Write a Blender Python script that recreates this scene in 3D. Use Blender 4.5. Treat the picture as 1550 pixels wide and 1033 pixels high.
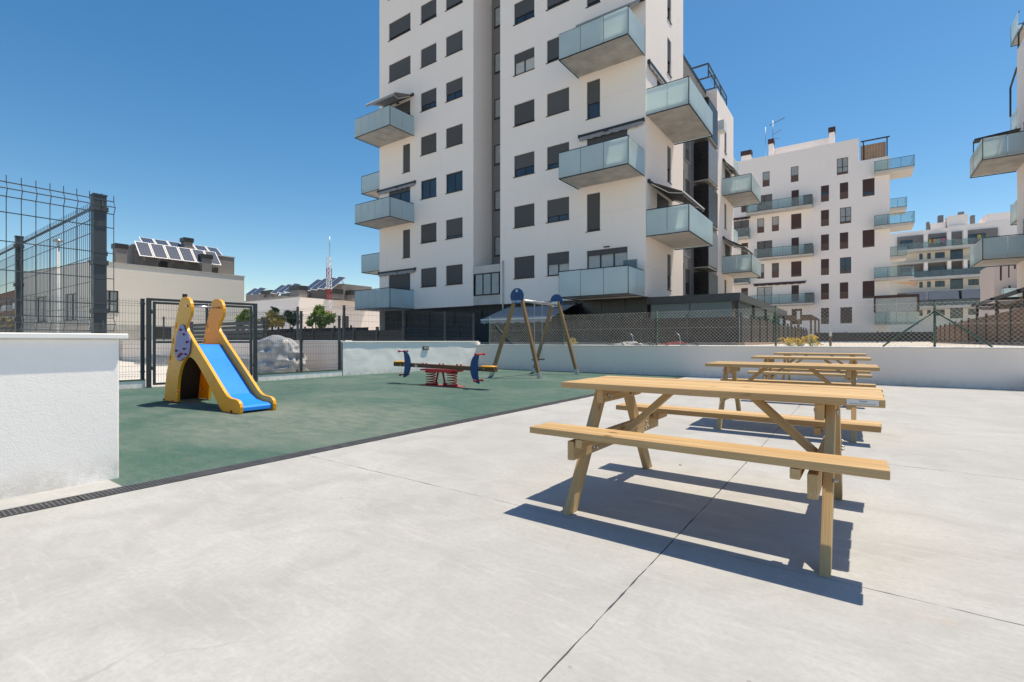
import bpy, bmesh, math, random
from mathutils import Vector, Matrix, noise
random.seed(11)
for o in list(bpy.data.objects): bpy.data.objects.remove(o)
scene = bpy.context.scene
col = scene.collection

# ---------------------------------------------------------------- camera, sky, sun
F, CX, CY, H = 740.0, 775.0, 516.5, 1.07
TH = math.radians(35.5)
CT, ST = math.cos(TH), math.sin(TH)
cam_d = bpy.data.cameras.new('camera')
cam_d.sensor_width = 36.0
cam_d.lens = 36.0 * F / 1550.0
cam_d.clip_start = 0.05
cam_d.clip_end = 3000
cam = bpy.data.objects.new('camera', cam_d)
cam.location = (0, 0, H)
cam.rotation_euler = (math.radians(90), 0, TH)
col.objects.link(cam)
scene.camera = cam

SUN_TRAVEL = Vector((-0.189, -0.293, -1.0)).normalized()
SUN_EL = math.asin(-SUN_TRAVEL.z)
SUN_AZ = math.atan2(-SUN_TRAVEL.x, -SUN_TRAVEL.y)      # clockwise from +Y
world = bpy.data.worlds.new('World')
scene.world = world
world.use_nodes = True
wn = world.node_tree.nodes
wl = world.node_tree.links
for n in list(wn): wn.remove(n)
w_out = wn.new('ShaderNodeOutputWorld')
w_bg = wn.new('ShaderNodeBackground')
w_sky = wn.new('ShaderNodeTexSky')
w_sky.sky_type = 'NISHITA'
w_sky.sun_disc = False
w_sky.sun_elevation = SUN_EL
w_sky.sun_rotation = SUN_AZ
w_sky.altitude = 650
w_sky.air_density = 1.0
w_sky.dust_density = 0.6
w_sky.ozone_density = 2.2
w_bg.inputs['Strength'].default_value = 0.117
w_hsv = wn.new('ShaderNodeHueSaturation')               # camera-like saturation of the whole sky
w_hsv.inputs['Saturation'].default_value = 1.38
wl.new(w_sky.outputs[0], w_hsv.inputs['Color'])
wl.new(w_hsv.outputs[0], w_bg.inputs['Color'])
wl.new(w_bg.outputs[0], w_out.inputs['Surface'])
sun_d = bpy.data.lights.new('sun', 'SUN')
sun_d.energy = 3.25
sun_d.angle = math.radians(0.53)
sun_d.color = (1.0, 0.985, 0.965)
sun = bpy.data.objects.new('sun', sun_d)
sun.rotation_euler = SUN_TRAVEL.to_track_quat('-Z', 'Y').to_euler()
sun.location = (20, 30, 60)
col.objects.link(sun)
vs = scene.view_settings
vs.view_transform = 'Standard'
vs.look = 'None'
vs.exposure = 0.60
vs.gamma = 1.0
vs.use_white_balance = True               # daylight-shade balance, as the photograph's
vs.white_balance_temperature = 8350
vs.white_balance_tint = 9
vs.use_curve_mapping = False

# ---------------------------------------------------------------- pixel -> place
def ray(px, py):
    a = (px - CX) / F
    return (a * CT - ST, a * ST + CT, (CY - py) / F)
def G(px, py, z=0.0):
    r = ray(px, py); t = (z - H) / r[2]
    return (r[0] * t, r[1] * t)
def on_x(px, py, X):
    r = ray(px, py); t = X / r[0]
    return (r[1] * t, H + r[2] * t)
def on_y(px, py, Y):
    r = ray(px, py); t = Y / r[1]
    return (r[0] * t, H + r[2] * t)

# ---------------------------------------------------------------- mesh helpers
ORG = {}
def fr(P0, u, n):
    """vertical frame: point, direction along the face, outward normal"""
    return (Vector((P0[0], P0[1], 0)), Vector((u[0], u[1], 0)).normalized(), Vector((n[0], n[1], 0)).normalized())
def fp(f, u, d, z):
    p = f[0] + f[1] * u + f[2] * d
    return (p.x, p.y, z)

class MB:
    def __init__(self): self.v = []; self.f = []; self.s = []
    def quad(self, *pts, smooth=False):
        b = len(self.v); self.v += [tuple(p) for p in pts]
        self.f.append(tuple(range(b, b + len(pts)))); self.s.append(smooth)
    def hexa(self, p):
        b = len(self.v); self.v += [tuple(q) for q in p]
        for q in ((0,3,2,1),(4,5,6,7),(0,1,5,4),(1,2,6,5),(2,3,7,6),(3,0,4,7)):
            self.f.append(tuple(b + i for i in q)); self.s.append(False)
        return self
    def box(self, x0, x1, y0, y1, z0, z1):
        return self.hexa([(x0,y0,z0),(x1,y0,z0),(x1,y1,z0),(x0,y1,z0),(x0,y0,z1),(x1,y0,z1),(x1,y1,z1),(x0,y1,z1)])
    def fbox(self, f, u0, u1, d0, d1, z0, z1):
        return self.hexa([fp(f,u0,d0,z0),fp(f,u1,d0,z0),fp(f,u1,d1,z0),fp(f,u0,d1,z0),
                          fp(f,u0,d0,z1),fp(f,u1,d0,z1),fp(f,u1,d1,z1),fp(f,u0,d1,z1)])
    def bar(self, p0, p1, w, h=None, up=(0,0,1)):
        """square section bar between two points"""
        h = h or w
        p0 = Vector(p0); p1 = Vector(p1); a = (p1 - p0).normalized(); up = Vector(up)
        if abs(a.dot(up)) > 0.99: up = Vector((1,0,0))
        s = a.cross(up).normalized() * w / 2; t = s.cross(a).normalized() * h / 2
        return self.hexa([p0-s-t, p0+s-t, p0+s+t, p0-s+t, p1-s-t, p1+s-t, p1+s+t, p1-s+t])
    def cyl(self, p0, p1, r0, n=10, r1=None, caps=True):
        r1 = r0 if r1 is None else r1
        p0 = Vector(p0); p1 = Vector(p1); a = (p1 - p0).normalized()
        up = Vector((0,0,1)) if abs(a.z) < 0.9 else Vector((1,0,0))
        s = a.cross(up).normalized(); t = s.cross(a)
        b = len(self.v)
        for p, r in ((p0, r0), (p1, r1)):
            for i in range(n):
                q = 2 * math.pi * i / n
                self.v.append(tuple(p + (s * math.cos(q) + t * math.sin(q)) * r))
        for i in range(n):
            j = (i + 1) % n
            self.f.append((b+i, b+j, b+n+j, b+n+i)); self.s.append(True)
        if caps:
            self.f.append(tuple(b + i for i in reversed(range(n)))); self.s.append(False)
            self.f.append(tuple(b + n + i for i in range(n))); self.s.append(False)
        return self
    def tube(self, path, r, n=8):
        P = [Vector(p) for p in path]; b = len(self.v); m = len(P)
        prev = None
        for i, p in enumerate(P):
            a = (P[min(i+1, m-1)] - P[max(i-1, 0)]).normalized()
            if prev is None:
                up = Vector((0,0,1)) if abs(a.z) < 0.9 else Vector((1,0,0))
                s = a.cross(up).normalized()
            else:
                s = (prev - a * prev.dot(a)).normalized()
            prev = s; t = a.cross(s)
            for k in range(n):
                q = 2 * math.pi * k / n
                self.v.append(tuple(p + (s * math.cos(q) + t * math.sin(q)) * r))
        for i in range(m - 1):
            for k in range(n):
                j = (k + 1) % n
                self.f.append((b+i*n+k, b+i*n+j, b+(i+1)*n+j, b+(i+1)*n+k)); self.s.append(n > 4)
        self.f.append(tuple(b + k for k in reversed(range(n)))); self.s.append(False)
        self.f.append(tuple(b + (m-1)*n + k for k in range(n))); self.s.append(False)
        return self
    def prism(self, poly, fn0, fn1):
        """extrude an outline: fn0/fn1 map each outline point to 3D"""
        b = len(self.v); n = len(poly)
        self.v += [tuple(fn0(p)) for p in poly] + [tuple(fn1(p)) for p in poly]
        self.f.append(tuple(b + i for i in range(n))); self.s.append(False)
        self.f.append(tuple(b + n + i for i in reversed(range(n)))); self.s.append(False)
        for i in range(n):
            j = (i + 1) % n
            self.f.append((b+j, b+i, b+n+i, b+n+j)); self.s.append(False)
        return self
    def holes(self, f, u0, u1, z0, z1, ops, dep=0.14):
        """wall sheet with real openings and their reveals"""
        us = sorted(set([u0, u1] + [x for o in ops for x in o[:2] if u0 < x < u1]))
        zs = sorted(set([z0, z1] + [x for o in ops for x in o[2:4] if z0 < x < z1]))
        for i in range(len(us) - 1):
            a, b = us[i], us[i+1]; run = None
            for j in range(len(zs) - 1):
                c, d = zs[j], zs[j+1]; m = ((a+b)/2, (c+d)/2)
                hole = any(o[0] < m[0] < o[1] and o[2] < m[1] < o[3] for o in ops)
                if hole:
                    if run is not None: self.quad(fp(f,a,0,run), fp(f,b,0,run), fp(f,b,0,c), fp(f,a,0,c)); run = None
                elif run is None: run = c
            if run is not None: self.quad(fp(f,a,0,run), fp(f,b,0,run), fp(f,b,0,zs[-1]), fp(f,a,0,zs[-1]))
        for a, b, c, d in [o[:4] for o in ops]:
            self.quad(fp(f,a,0,c), fp(f,b,0,c), fp(f,b,-dep,c), fp(f,a,-dep,c))
            self.quad(fp(f,a,0,d), fp(f,a,-dep,d), fp(f,b,-dep,d), fp(f,b,0,d))
            self.quad(fp(f,a,0,c), fp(f,a,-dep,c), fp(f,a,-dep,d), fp(f,a,0,d))
            self.quad(fp(f,b,0,c), fp(f,b,0,d), fp(f,b,-dep,d), fp(f,b,-dep,c))
        return self
    def mesh(self, name, mat, org=(0,0,0)):
        me = bpy.data.meshes.new(name)
        me.from_pydata([(x-org[0], y-org[1], z-org[2]) for x, y, z in self.v], [], self.f)
        me.polygons.foreach_set('use_smooth', self.s)
        bm = bmesh.new(); bm.from_mesh(me); bmesh.ops.recalc_face_normals(bm, faces=bm.faces); bm.to_mesh(me); bm.free()
        if mat: me.materials.append(mat)
        return me
    def build(self, name, mat, parent=None, bevel=0, org=None):
        o0 = ORG.get(parent, (0,0,0)) if org is None else org
        ob = bpy.data.objects.new(name, self.mesh(name, mat, o0))
        col.objects.link(ob)
        if parent is not None: ob.parent = parent; ORG[ob] = o0
        else: ob.location = o0; ORG[ob] = o0
        if bevel:
            m = ob.modifiers.new('bevel', 'BEVEL'); m.width = bevel; m.segments = 2 if bevel > .006 else 1; m.limit_method = 'ANGLE'
        return ob

def tag(o, label=None, cat=None, group=None, kind=None):
    if label: o['label'] = label
    if cat: o['category'] = cat
    if group: o['group'] = group
    if kind: o['kind'] = kind
    return o
def thing(name, loc, label, cat, group=None, rz=0.0, local=False):
    o = bpy.data.objects.new(name, None); col.objects.link(o)
    o.empty_display_size = .2
    o.location = loc; o.rotation_euler.z = rz
    ORG[o] = (0,0,0) if local else tuple(loc)
    return tag(o, label, cat, group)
def link_mesh(name, me, parent, loc=(0,0,0), rot=None):
    o = bpy.data.objects.new(name, me); col.objects.link(o); o.parent = parent; o.location = loc
    if rot: o.rotation_euler = rot
    ORG[o] = ORG.get(parent, (0,0,0))
    return o
def copy_tree(o, parent=None):
    c = o.copy(); col.objects.link(c); c.parent = parent
    ORG[c] = ORG.get(o, (0,0,0))
    for ch in list(o.children): copy_tree(ch, c)
    return c

# ---------------------------------------------------------------- materials
def lin(r, g, b):
    f = lambda c: (c/255/12.92) if c/255 <= .04045 else ((c/255 + .055)/1.055) ** 2.4
    return (f(r), f(g), f(b), 1)
class N:
    """tiny node-graph writer"""
    def __init__(self, name):
        self.m = bpy.data.materials.new(name); self.m.use_nodes = True
        self.t = self.m.node_tree; self.n = self.t.nodes; self.l = self.t.links
        self.b = self.n['Principled BSDF']; self.tc = None
    def co(self, kind='Object'):
        if self.tc is None: self.tc = self.n.new('ShaderNodeTexCoord')
        return self.tc.outputs[kind]
    def geo(self): return self.n.new('ShaderNodeNewGeometry').outputs['Position']
    def set(self, inp, v):
        if hasattr(v, 'is_linked') or hasattr(v, 'links'): self.l.new(v, inp)
        else: inp.default_value = v
    def mapp(self, vec, scale=(1,1,1), loc=(0,0,0), rot=(0,0,0)):
        m = self.n.new('ShaderNodeMapping'); self.l.new(vec, m.inputs['Vector'])
        m.inputs['Scale'].default_value = scale; m.inputs['Location'].default_value = loc; m.inputs['Rotation'].default_value = rot
        return m.outputs[0]
    def noise(self, vec, scale, detail=4, rough=.55, dist=0.0, out='Fac'):
        t = self.n.new('ShaderNodeTexNoise'); self.l.new(vec, t.inputs['Vector'])
        t.inputs['Scale'].default_value = scale; t.inputs['Detail'].default_value = detail
        t.inputs['Roughness'].default_value = rough; t.inputs['Distortion'].default_value = dist
        return t.outputs[out]
    def voro(self, vec, scale, feature='F1', out='Distance'):
        t = self.n.new('ShaderNodeTexVoronoi'); t.feature = feature; self.l.new(vec, t.inputs['Vector'])
        t.inputs['Scale'].default_value = scale
        return t.outputs[out]
    def wave(self, vec, scale, dist=0, detail=2, direction='X', kind='BANDS', profile='SIN'):
        t = self.n.new('ShaderNodeTexWave'); t.wave_type = kind; t.wave_profile = profile
        if kind == 'BANDS': t.bands_direction = direction
        else: t.rings_direction = direction
        self.l.new(vec, t.inputs['Vector'])
        t.inputs['Scale'].default_value = scale; t.inputs['Distortion'].default_value = dist; t.inputs['Detail'].default_value = detail
        return t.outputs['Fac']
    def ramp(self, fac, stops, interp='LINEAR'):
        r = self.n.new('ShaderNodeValToRGB'); self.l.new(fac, r.inputs[0]); r.color_ramp.interpolation = interp
        e = r.color_ramp.elements
        while len(e) < len(stops): e.new(.5)
        for k, (p, c) in zip(e, stops):
            k.position = p; k.color = c if isinstance(c, tuple) else (c, c, c, 1)
        return r.outputs[0]
    def mix(self, fac, a, b, mode='MIX'):
        m = self.n.new('ShaderNodeMix'); m.data_type = 'RGBA'; m.blend_type = mode
        self.set(m.inputs[0], fac); self.set(m.inputs[6], a); self.set(m.inputs[7], b)
        return m.outputs[2]
    def math(self, op, a, b=0.0):
        m = self.n.new('ShaderNodeMath'); m.operation = op; self.set(m.inputs[0], a); self.set(m.inputs[1], b)
        return m.outputs[0]
    def sep(self, v):
        s = self.n.new('ShaderNodeSeparateXYZ'); self.l.new(v, s.inputs[0]); return s.outputs
    def rnd(self):
        return self.n.new('ShaderNodeObjectInfo').outputs['Random']
    def bump(self, h, strength=.2, dist=.01, chain=None):
        b = self.n.new('ShaderNodeBump'); self.l.new(h, b.inputs['Height'])
        b.inputs['Strength'].default_value = strength; b.inputs['Distance'].default_value = dist
        if chain is not None: self.l.new(chain, b.inputs['Normal'])
        return b.outputs[0]
    def fin(self, color=None, rough=None, metal=None, normal=None, **kw):
        B = self.b.inputs
        if color is not None: self.set(B['Base Color'], color)
        if rough is not None: self.set(B['Roughness'], rough)
        if metal is not None: self.set(B['Metallic'], metal)
        if normal is not None: self.l.new(normal, B['Normal'])
        for k, v in kw.items(): self.set(B[k], v)
        return self.m

M = {}
def paint(key, c, rough=.5, var=.12, metal=0.0, scale=3.0, bump=0.0, spec=None, bscale=60):
    """painted / plain material with slight unevenness"""
    g = N(key); p = g.geo()
    n1 = g.noise(p, scale, 5, .6)
    dark = tuple(x * (1 - var) for x in c[:3]) + (1,); light = tuple(min(1, x * (1 + var * .6)) for x in c[:3]) + (1,)
    colr = g.ramp(n1, [(.3, dark), (.7, light)])
    r = g.ramp(g.noise(p, scale * 4, 3), [(.3, rough * .85), (.75, min(1, rough * 1.15))])
    nm = g.bump(g.noise(p, bscale, 4), bump, .004) if bump else None
    kw = {'Specular IOR Level': spec} if spec is not None else {}
    M[key] = g.fin(colr, r, metal, nm, **kw)
    return M[key]

def m_concrete():
    g = N('pavement_concrete'); p = g.geo()
    big = g.noise(p, .35, 6, .6, .4); med = g.noise(g.mapp(p, (1,1,1), (3,7,0)), 1.9, 7, .68, .8)
    fine = g.noise(p, 38, 5, .7); tiny = g.noise(p, 260, 3, .6)
    c0 = g.ramp(big, [(.3, (.385,.39,.392,1)), (.72, (.475,.48,.485,1))])
    c1 = g.mix(g.ramp(med, [(.34, .8), (.6, 0.0)]), c0, (.345,.345,.345,1))
    c2 = g.mix(g.ramp(fine, [(.3, .4), (.6, 0.0)]), c1, (.30,.31,.30,1))
    # trowel sweeps and scuffs
    sw = g.noise(g.mapp(p, (1.2, 9, 1), (0,0,0), (0,0,.5)), 2.2, 6, .7, 1.5)
    c3 = g.mix(g.ramp(sw, [(.52, 0.0), (.75, .4)]), c2, (.53,.53,.53,1))
    sp = g.voro(g.mapp(p, (1,1,.01)), 5.5)
    spm = g.math('MULTIPLY', g.ramp(sp, [(.03, 1.0), (.055, 0.0)]), g.ramp(g.noise(p, 2.3, 2), [(.52, 0.0), (.6, 1.0)]))
    c4 = g.mix(g.math('MULTIPLY', spm, .55), c3, (.2,.18,.16,1))
    rust = g.ramp(g.noise(g.mapp(p, (1,1,1), (11,2,0)), 2.6, 5, .75), [(.62, 0.0), (.76, .4)])
    c5 = g.mix(rust, c4, (.46,.37,.29,1))
    cr = g.voro(g.mix(.12, p, g.noise(p, 3.0, 4, .6, out='Color')), .8, 'DISTANCE_TO_EDGE')
    crm = g.math('MULTIPLY', g.ramp(cr, [(.0, 1.0), (.004, 0.0)]), g.ramp(g.noise(p, .9, 3), [(.55, 0.0), (.66, .5)]))
    c6 = g.mix(crm, c5, (.2,.19,.18,1))
    hgt = g.mix(.5, fine, tiny)
    M['concrete'] = g.fin(c6, g.ramp(med, [(.3,.72),(.7,.9)]), 0, g.bump(hgt, .22, .003, g.bump(sw, .12, .004)), **{'Specular IOR Level': .3})
m_concrete()

def m_rubber():
    g = N('green_rubber'); p = g.geo()
    v = g.voro(p, 90, out='Color'); gr = g.noise(p, 95, 4, .8)
    big = g.noise(p, .55, 5, .6, .6); mid = g.noise(g.mapp(p, (1,2.5,1)), 2.4, 6, .7, .5)
    base = g.ramp(gr, [(.3, (.03,.082,.07,1)), (.7, (.078,.158,.138,1))])
    base = g.mix(.3, base, g.mix(1, v, (.10,.22,.18,1), 'MULTIPLY'))
    dust = g.math('ADD', g.math('MULTIPLY', g.ramp(big, [(.42, 0.0), (.72, 1.0)]), .36), g.math('MULTIPLY', g.ramp(mid, [(.45, 0.0), (.75, 1.0)]), .26))
    c1 = g.mix(dust, base, (.225,.25,.225,1))
    # play-worn dusty patch in front of the slide
    xs = g.sep(g.mapp(p, (.42, .5, 1), (6.2*.42, -4.0*.5, 0)))
    rr = g.math('ADD', g.math('POWER', xs[0], 2.0), g.math('POWER', xs[1], 2.0))
    wear = g.math('MULTIPLY', g.ramp(rr, [(.05, .42), (1.0, 0.0)]), g.ramp(mid, [(.3, .25), (.65, 1.0)]))
    c2 = g.mix(wear, c1, (.30,.30,.25,1))
    M['rubber'] = g.fin(c2, .92, 0, g.bump(gr, .5, .004), **{'Specular IOR Level': .25})
m_rubber()

def m_stucco(key, c, amp=.35, dirt=.5):
    g = N(key); p = g.geo()
    a = g.noise(p, 95, 4, .65); b = g.noise(p, 9, 5, .6, .3); big = g.noise(p, 1.1, 5, .6)
    c0 = g.mix(g.ramp(big, [(.35, .0), (.7, .35)]), c, tuple(x * .88 for x in c[:3]) + (1,))
    z = g.sep(p)[2]
    splash = g.math('MULTIPLY', g.ramp(z, [(.0, 1.0), (.22, 0.0)]), g.ramp(b, [(.35, 0.0), (.62, 1.0)]))
    c1 = g.mix(g.math('MULTIPLY', splash, dirt), c0, (.46,.40,.33,1))
    run = g.noise(g.mapp(p, (7, 7, .35)), 2.0, 5, .7)
    c2 = g.mix(g.ramp(run, [(.58, 0.0), (.74, .16 * dirt)]), c1, (.42,.40,.37,1))
    h = g.mix(.45, a, b)
    M[key] = g.fin(c2, .88, 0, g.bump(h, amp, .012), **{'Specular IOR Level': .25})
m_stucco('stucco', (.96,.925,.89,1), .4)
m_stucco('stucco_back', (.97,.81,.71,1), .12, .35)

def m_facade(key, c, floor=3.01, off=3.3, line=.16):
    g = N(key); p = g.geo(); xyz = g.sep(p)
    big = g.noise(p, .22, 5, .6); fine = g.noise(p, 24, 3, .6)
    c0 = g.mix(g.ramp(big, [(.35, 0.0), (.7, .3)]), c, tuple(x * .92 for x in c[:3]) + (1,))
    run = g.noise(g.mapp(p, (1.6, 1.6, .12)), 1.5, 5, .75)
    c1 = g.mix(g.ramp(run, [(.6, 0.0), (.78, .22)]), c0, (.45,.40,.35,1))
    q = g.math('FRACT', g.math('DIVIDE', g.math('SUBTRACT', xyz[2], off - 30 * floor), floor))
    ln = g.ramp(g.math('ABSOLUTE', g.math('SUBTRACT', q, .5)), [(.0, 1.0), (.006, 0.0)])
    c2 = g.mix(g.math('MULTIPLY', ln, line), c1, (.3,.28,.26,1))
    M[key] = g.fin(c2, .85, 0, g.bump(fine, .12, .01), **{'Specular IOR Level': .2})
m_facade('tower_render', (.95,.845,.78,1))
m_facade('white_render', (.94,.85,.80,1), line=.0)
m_facade('cream_render', (.78,.70,.60,1), line=.05)
m_facade('house_render', (.70,.655,.59,1), 1.35, 5.6, .25)
m_facade('grey_render', (.23,.215,.21,1), line=.1)
m_facade('pink_render', (.62,.50,.45,1), line=.0)

def m_wood(key, lo, hi, knot=(.16,.075,.03,1), knots=True, rough=.62):
    g = N(key); p = g.co('Object')
    off = g.math('MULTIPLY', g.rnd(), 37.0)
    cmb = g.n.new('ShaderNodeCombineXYZ'); g.l.new(off, cmb.inputs[0]); g.l.new(off, cmb.inputs[1]); g.l.new(off, cmb.inputs[2])
    add = g.n.new('ShaderNodeVectorMath'); add.operation = 'ADD'; g.l.new(p, add.inputs[0]); g.l.new(cmb.outputs[0], add.inputs[1])
    q = add.outputs[0]
    k1 = g.voro(g.mapp(q, (3.6, 8, 8)), 1.0); kmask = g.math('MULTIPLY', g.ramp(k1, [(.08, .9), (.135, 0.0)]), g.ramp(g.noise(g.mapp(q, (2.2, 3, 3)), 1.0, 1), [(.40, 0.0), (.46, 1.0)]))
    warp = g.ramp(k1, [(0.0, 1.0), (.4, 0.0)])
    grain = g.noise(g.mapp(q, (.9, 34, 34)), 1.0, 5, .6, .35)
    ring = g.wave(g.mapp(q, (.25, 9, 15)), 3.2, 3.5, 2, 'Z')
    soft = g.noise(g.mapp(q, (1.2, 4, 4)), 1.0, 3)
    c0 = g.ramp(g.mix(.45, grain, ring), [(.22, lo), (.75, hi)])
    c1 = g.mix(g.ramp(soft, [(.3, .35), (.7, 0.0)]), c0, tuple(x * .82 for x in lo[:3]) + (1,))
    c1 = g.mix(g.math('MULTIPLY', warp, .25), c1, lo)
    fineg = g.noise(g.mapp(q, (3, 150, 150)), 1.0, 3, .6)
    c2 = g.mix(g.ramp(fineg, [(.35, .25), (.6, 0.0)]), c1, tuple(x * .6 for x in lo[:3]) + (1,))
    if knots: c2 = g.mix(kmask, c2, knot)
    tone = g.ramp(g.rnd(), [(0.0, .86), (1.0, 1.06)])
    c3 = g.mix(1.0, c2, tone, 'MULTIPLY')
    M[key] = g.fin(c3, rough, 0, g.bump(g.mix(.5, fineg, grain), .16, .003), **{'Specular IOR Level': .35})
m_wood('pine', (.47,.29,.13,1), (.70,.485,.265,1))
m_wood('pine_end', (.34,.22,.10,1), (.50,.35,.18,1), knots=False)
m_wood('brown_wood', (.115,.055,.025,1), (.23,.125,.065,1), knots=False, rough=.5)
m_wood('oak_beam', (.24,.135,.065,1), (.44,.275,.145,1), knots=False, rough=.5)

paint('yellow', (.92,.385,.016,1), .38, .08, bump=.05, bscale=300)
paint('blue', (.004,.068,.20,1), .4, .10, spec=.3)
paint('slide_blue', (.0,.27,.88,1), .42, .08, spec=.15)
paint('red', (.48,.016,.025,1), .4, .12)
paint('plate_red', (.42,.10,.09,1), .6, .2)
paint('bolt_red', (.40,.012,.02,1), .4, .1)
paint('lilac', (.085,.15,.46,1), .35, .08)
paint('black_board', (.012,.013,.014,1), .6, .3)
paint('galv', (.46,.48,.49,1), .38, .18, .75, 30)
paint('steel', (.62,.62,.62,1), .25, .08, .9, 20)
paint('fence_grey', (.034,.045,.054,1), .5, .12)
paint('wire_grey', (.055,.068,.08,1), .45, .15)
paint('fence_green', (.018,.085,.055,1), .45, .15)
paint('link_wire', (.42,.45,.43,1), .5, .2)
paint('frame_dark', (.028,.03,.032,1), .45, .12)
paint('frame_brown', (.055,.028,.022,1), .5, .12)
paint('spandrel', (.125,.068,.052,1), .6, .12)
paint('shut_brown', (.062,.027,.026,1), .6, .15)
paint('metal_dark', (.05,.052,.055,1), .45, .2)
paint('louver', (.24,.25,.26,1), .5, .1)
paint('white_paint', (.80,.80,.79,1), .55, .05, bump=.05)
paint('coping', (.84,.84,.82,1), .6, .05, bump=.08)
paint('kerb', (.60,.59,.57,1), .85, .14, bump=.2)
paint('pink_kerb', (.40,.27,.215,1), .9, .2, bump=.25)
paint('slab', (.43,.415,.39,1), .9, .25, scale=1.4, bump=.15)
paint('slab_light', (.58,.55,.51,1), .9, .12, scale=1.0, bump=.1)
paint('tile_black', (.014,.014,.016,1), .3, .25)
paint('joint_grey', (.12,.12,.12,1), .7, .1)
paint('pane_light', (.35,.37,.37,1), .12, .12)
paint('curtain', (.52,.51,.49,1), .8, .12)
paint('screen_tan', (.22,.125,.075,1), .9, .22, scale=6)
paint('screen_brown', (.045,.037,.034,1), .9, .25, scale=5)
paint('screen_dark', (.028,.03,.033,1), .85, .25, scale=5)
paint('awning_grey', (.30,.295,.31,1), .85, .1)
paint('awning_tan', (.52,.36,.25,1), .85, .15)
paint('awning_dark', (.07,.068,.07,1), .85, .12)
paint('red_lamp', (.45,.03,.03,1), .5, .1)
paint('brick', (.32,.14,.085,1), .9, .25)
paint('tar', (.05,.05,.05,1), .9, .2)
paint('black_rubber', (.015,.015,.016,1), .7, .2)
paint('grate', (.13,.133,.14,1), .5, .3, .0, 8)
paint('paper', (.72,.72,.71,1), .7, .04)
paint('ink', (.03,.03,.04,1), .6, .05)
paint('stem', (.10,.075,.045,1), .9, .2)
paint('cloth_pink', (.55,.13,.22,1), .9, .1)
paint('cloth_yellow', (.60,.42,.05,1), .9, .1)
paint('cloth_red', (.45,.06,.05,1), .9, .1)
paint('roof_red', (.28,.10,.065,1), .9, .25)
paint('timber_deck', (.15,.095,.06,1), .8, .25)

def m_gravel():
    g = N('gravel'); p = g.geo()
    v = g.voro(p, 32, out='Color'); d = g.voro(p, 32)
    s = g.sep(v)[0]
    c = g.ramp(s, [(0, (.36,.31,.26,1)), (.5, (.56,.51,.46,1)), (1, (.74,.71,.67,1))])
    M['gravel'] = g.fin(c, .95, 0, g.bump(d, .8, .02))
m_gravel()
def m_terrain():
    g = N('terrain'); p = g.geo()
    c = g.ramp(g.noise(p, .08, 6, .6), [(.3, (.34,.31,.27,1)), (.7, (.46,.43,.39,1))])
    M['terrain'] = g.fin(c, .95, 0, g.bump(g.noise(p, 6, 5), .3, .02))
m_terrain()
def m_pane():
    g = N('window_glass'); p = g.geo()
    c = g.ramp(g.noise(p, .6, 2), [(.35, (.022,.032,.045,1)), (.7, (.05,.065,.085,1))])
    M['pane'] = g.fin(c, .04, 0, g.bump(g.noise(p, 1.2, 2), .06, .02), **{'Specular IOR Level': .8})
m_pane()
def m_balglass(key, tint, clear, trans=.5):
    g = N(key); p = g.geo()
    g.b.inputs['Base Color'].default_value = tint; g.b.inputs['Roughness'].default_value = .08
    g.l.new(g.ramp(g.noise(p, .9, 3), [(.35, tuple(x*.9 for x in tint[:3])+(1,)), (.7, tint)]), g.b.inputs['Base Color'])
    g.b.inputs['Specular IOR Level'].default_value = .55
    tr = g.n.new('ShaderNodeBsdfTranslucent'); tr.inputs[0].default_value = tint
    mx = g.n.new('ShaderNodeMixShader'); mx.inputs[0].default_value = trans
    g.l.new(g.b.outputs[0], mx.inputs[1]); g.l.new(tr.outputs[0], mx.inputs[2])
    tp = g.n.new('ShaderNodeBsdfTransparent'); tp.inputs[0].default_value = (.82,.93,.93,1)
    m2 = g.n.new('ShaderNodeMixShader'); m2.inputs[0].default_value = clear
    g.l.new(mx.outputs[0], m2.inputs[1]); g.l.new(tp.outputs[0], m2.inputs[2])
    g.l.new(m2.outputs[0], g.n['Material Output'].inputs['Surface'])
    M[key] = g.m
m_balglass('bal_glass', (.76,.87,.88,1), .12)
m_balglass('bal_glass_clear', (.42,.46,.47,1), .80, .0)
m_balglass('bal_glass_smoke', (.16,.22,.25,1), .25, .2)

def m_shutter(key, c, scale=20.0):
    g = N(key); p = g.geo(); z = g.sep(p)[2]
    s = g.math('FRACT', g.math('MULTIPLY', z, scale))
    colr = g.ramp(s, [(0.0, tuple(x*.55 for x in c[:3])+(1,)), (.2, c), (.9, c)])
    tone = g.ramp(g.rnd(), [(0, .8), (1, 1.15)])
    M[key] = g.fin(g.mix(1.0, colr, tone, 'MULTIPLY'), .6, 0, g.bump(s, .5, .02))
m_shutter('shutter', (.085,.085,.09,1))
def m_solar():
    g = N('solar_cells'); p = g.co('Object')
    w = g.math('FRACT', g.math('MULTIPLY', g.sep(p)[0], 6.4)); h = g.math('FRACT', g.math('MULTIPLY', g.sep(p)[1], 6.4))
    m = g.math('MAXIMUM', g.ramp(w, [(0,1.0),(.08,0.0)]), g.ramp(h, [(0,1.0),(.08,0.0)]))
    M['solar'] = g.fin(g.mix(m, (.045,.06,.10,1), (.32,.34,.38,1)), .12, 0, **{'Specular IOR Level': .7})
m_solar()
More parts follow.
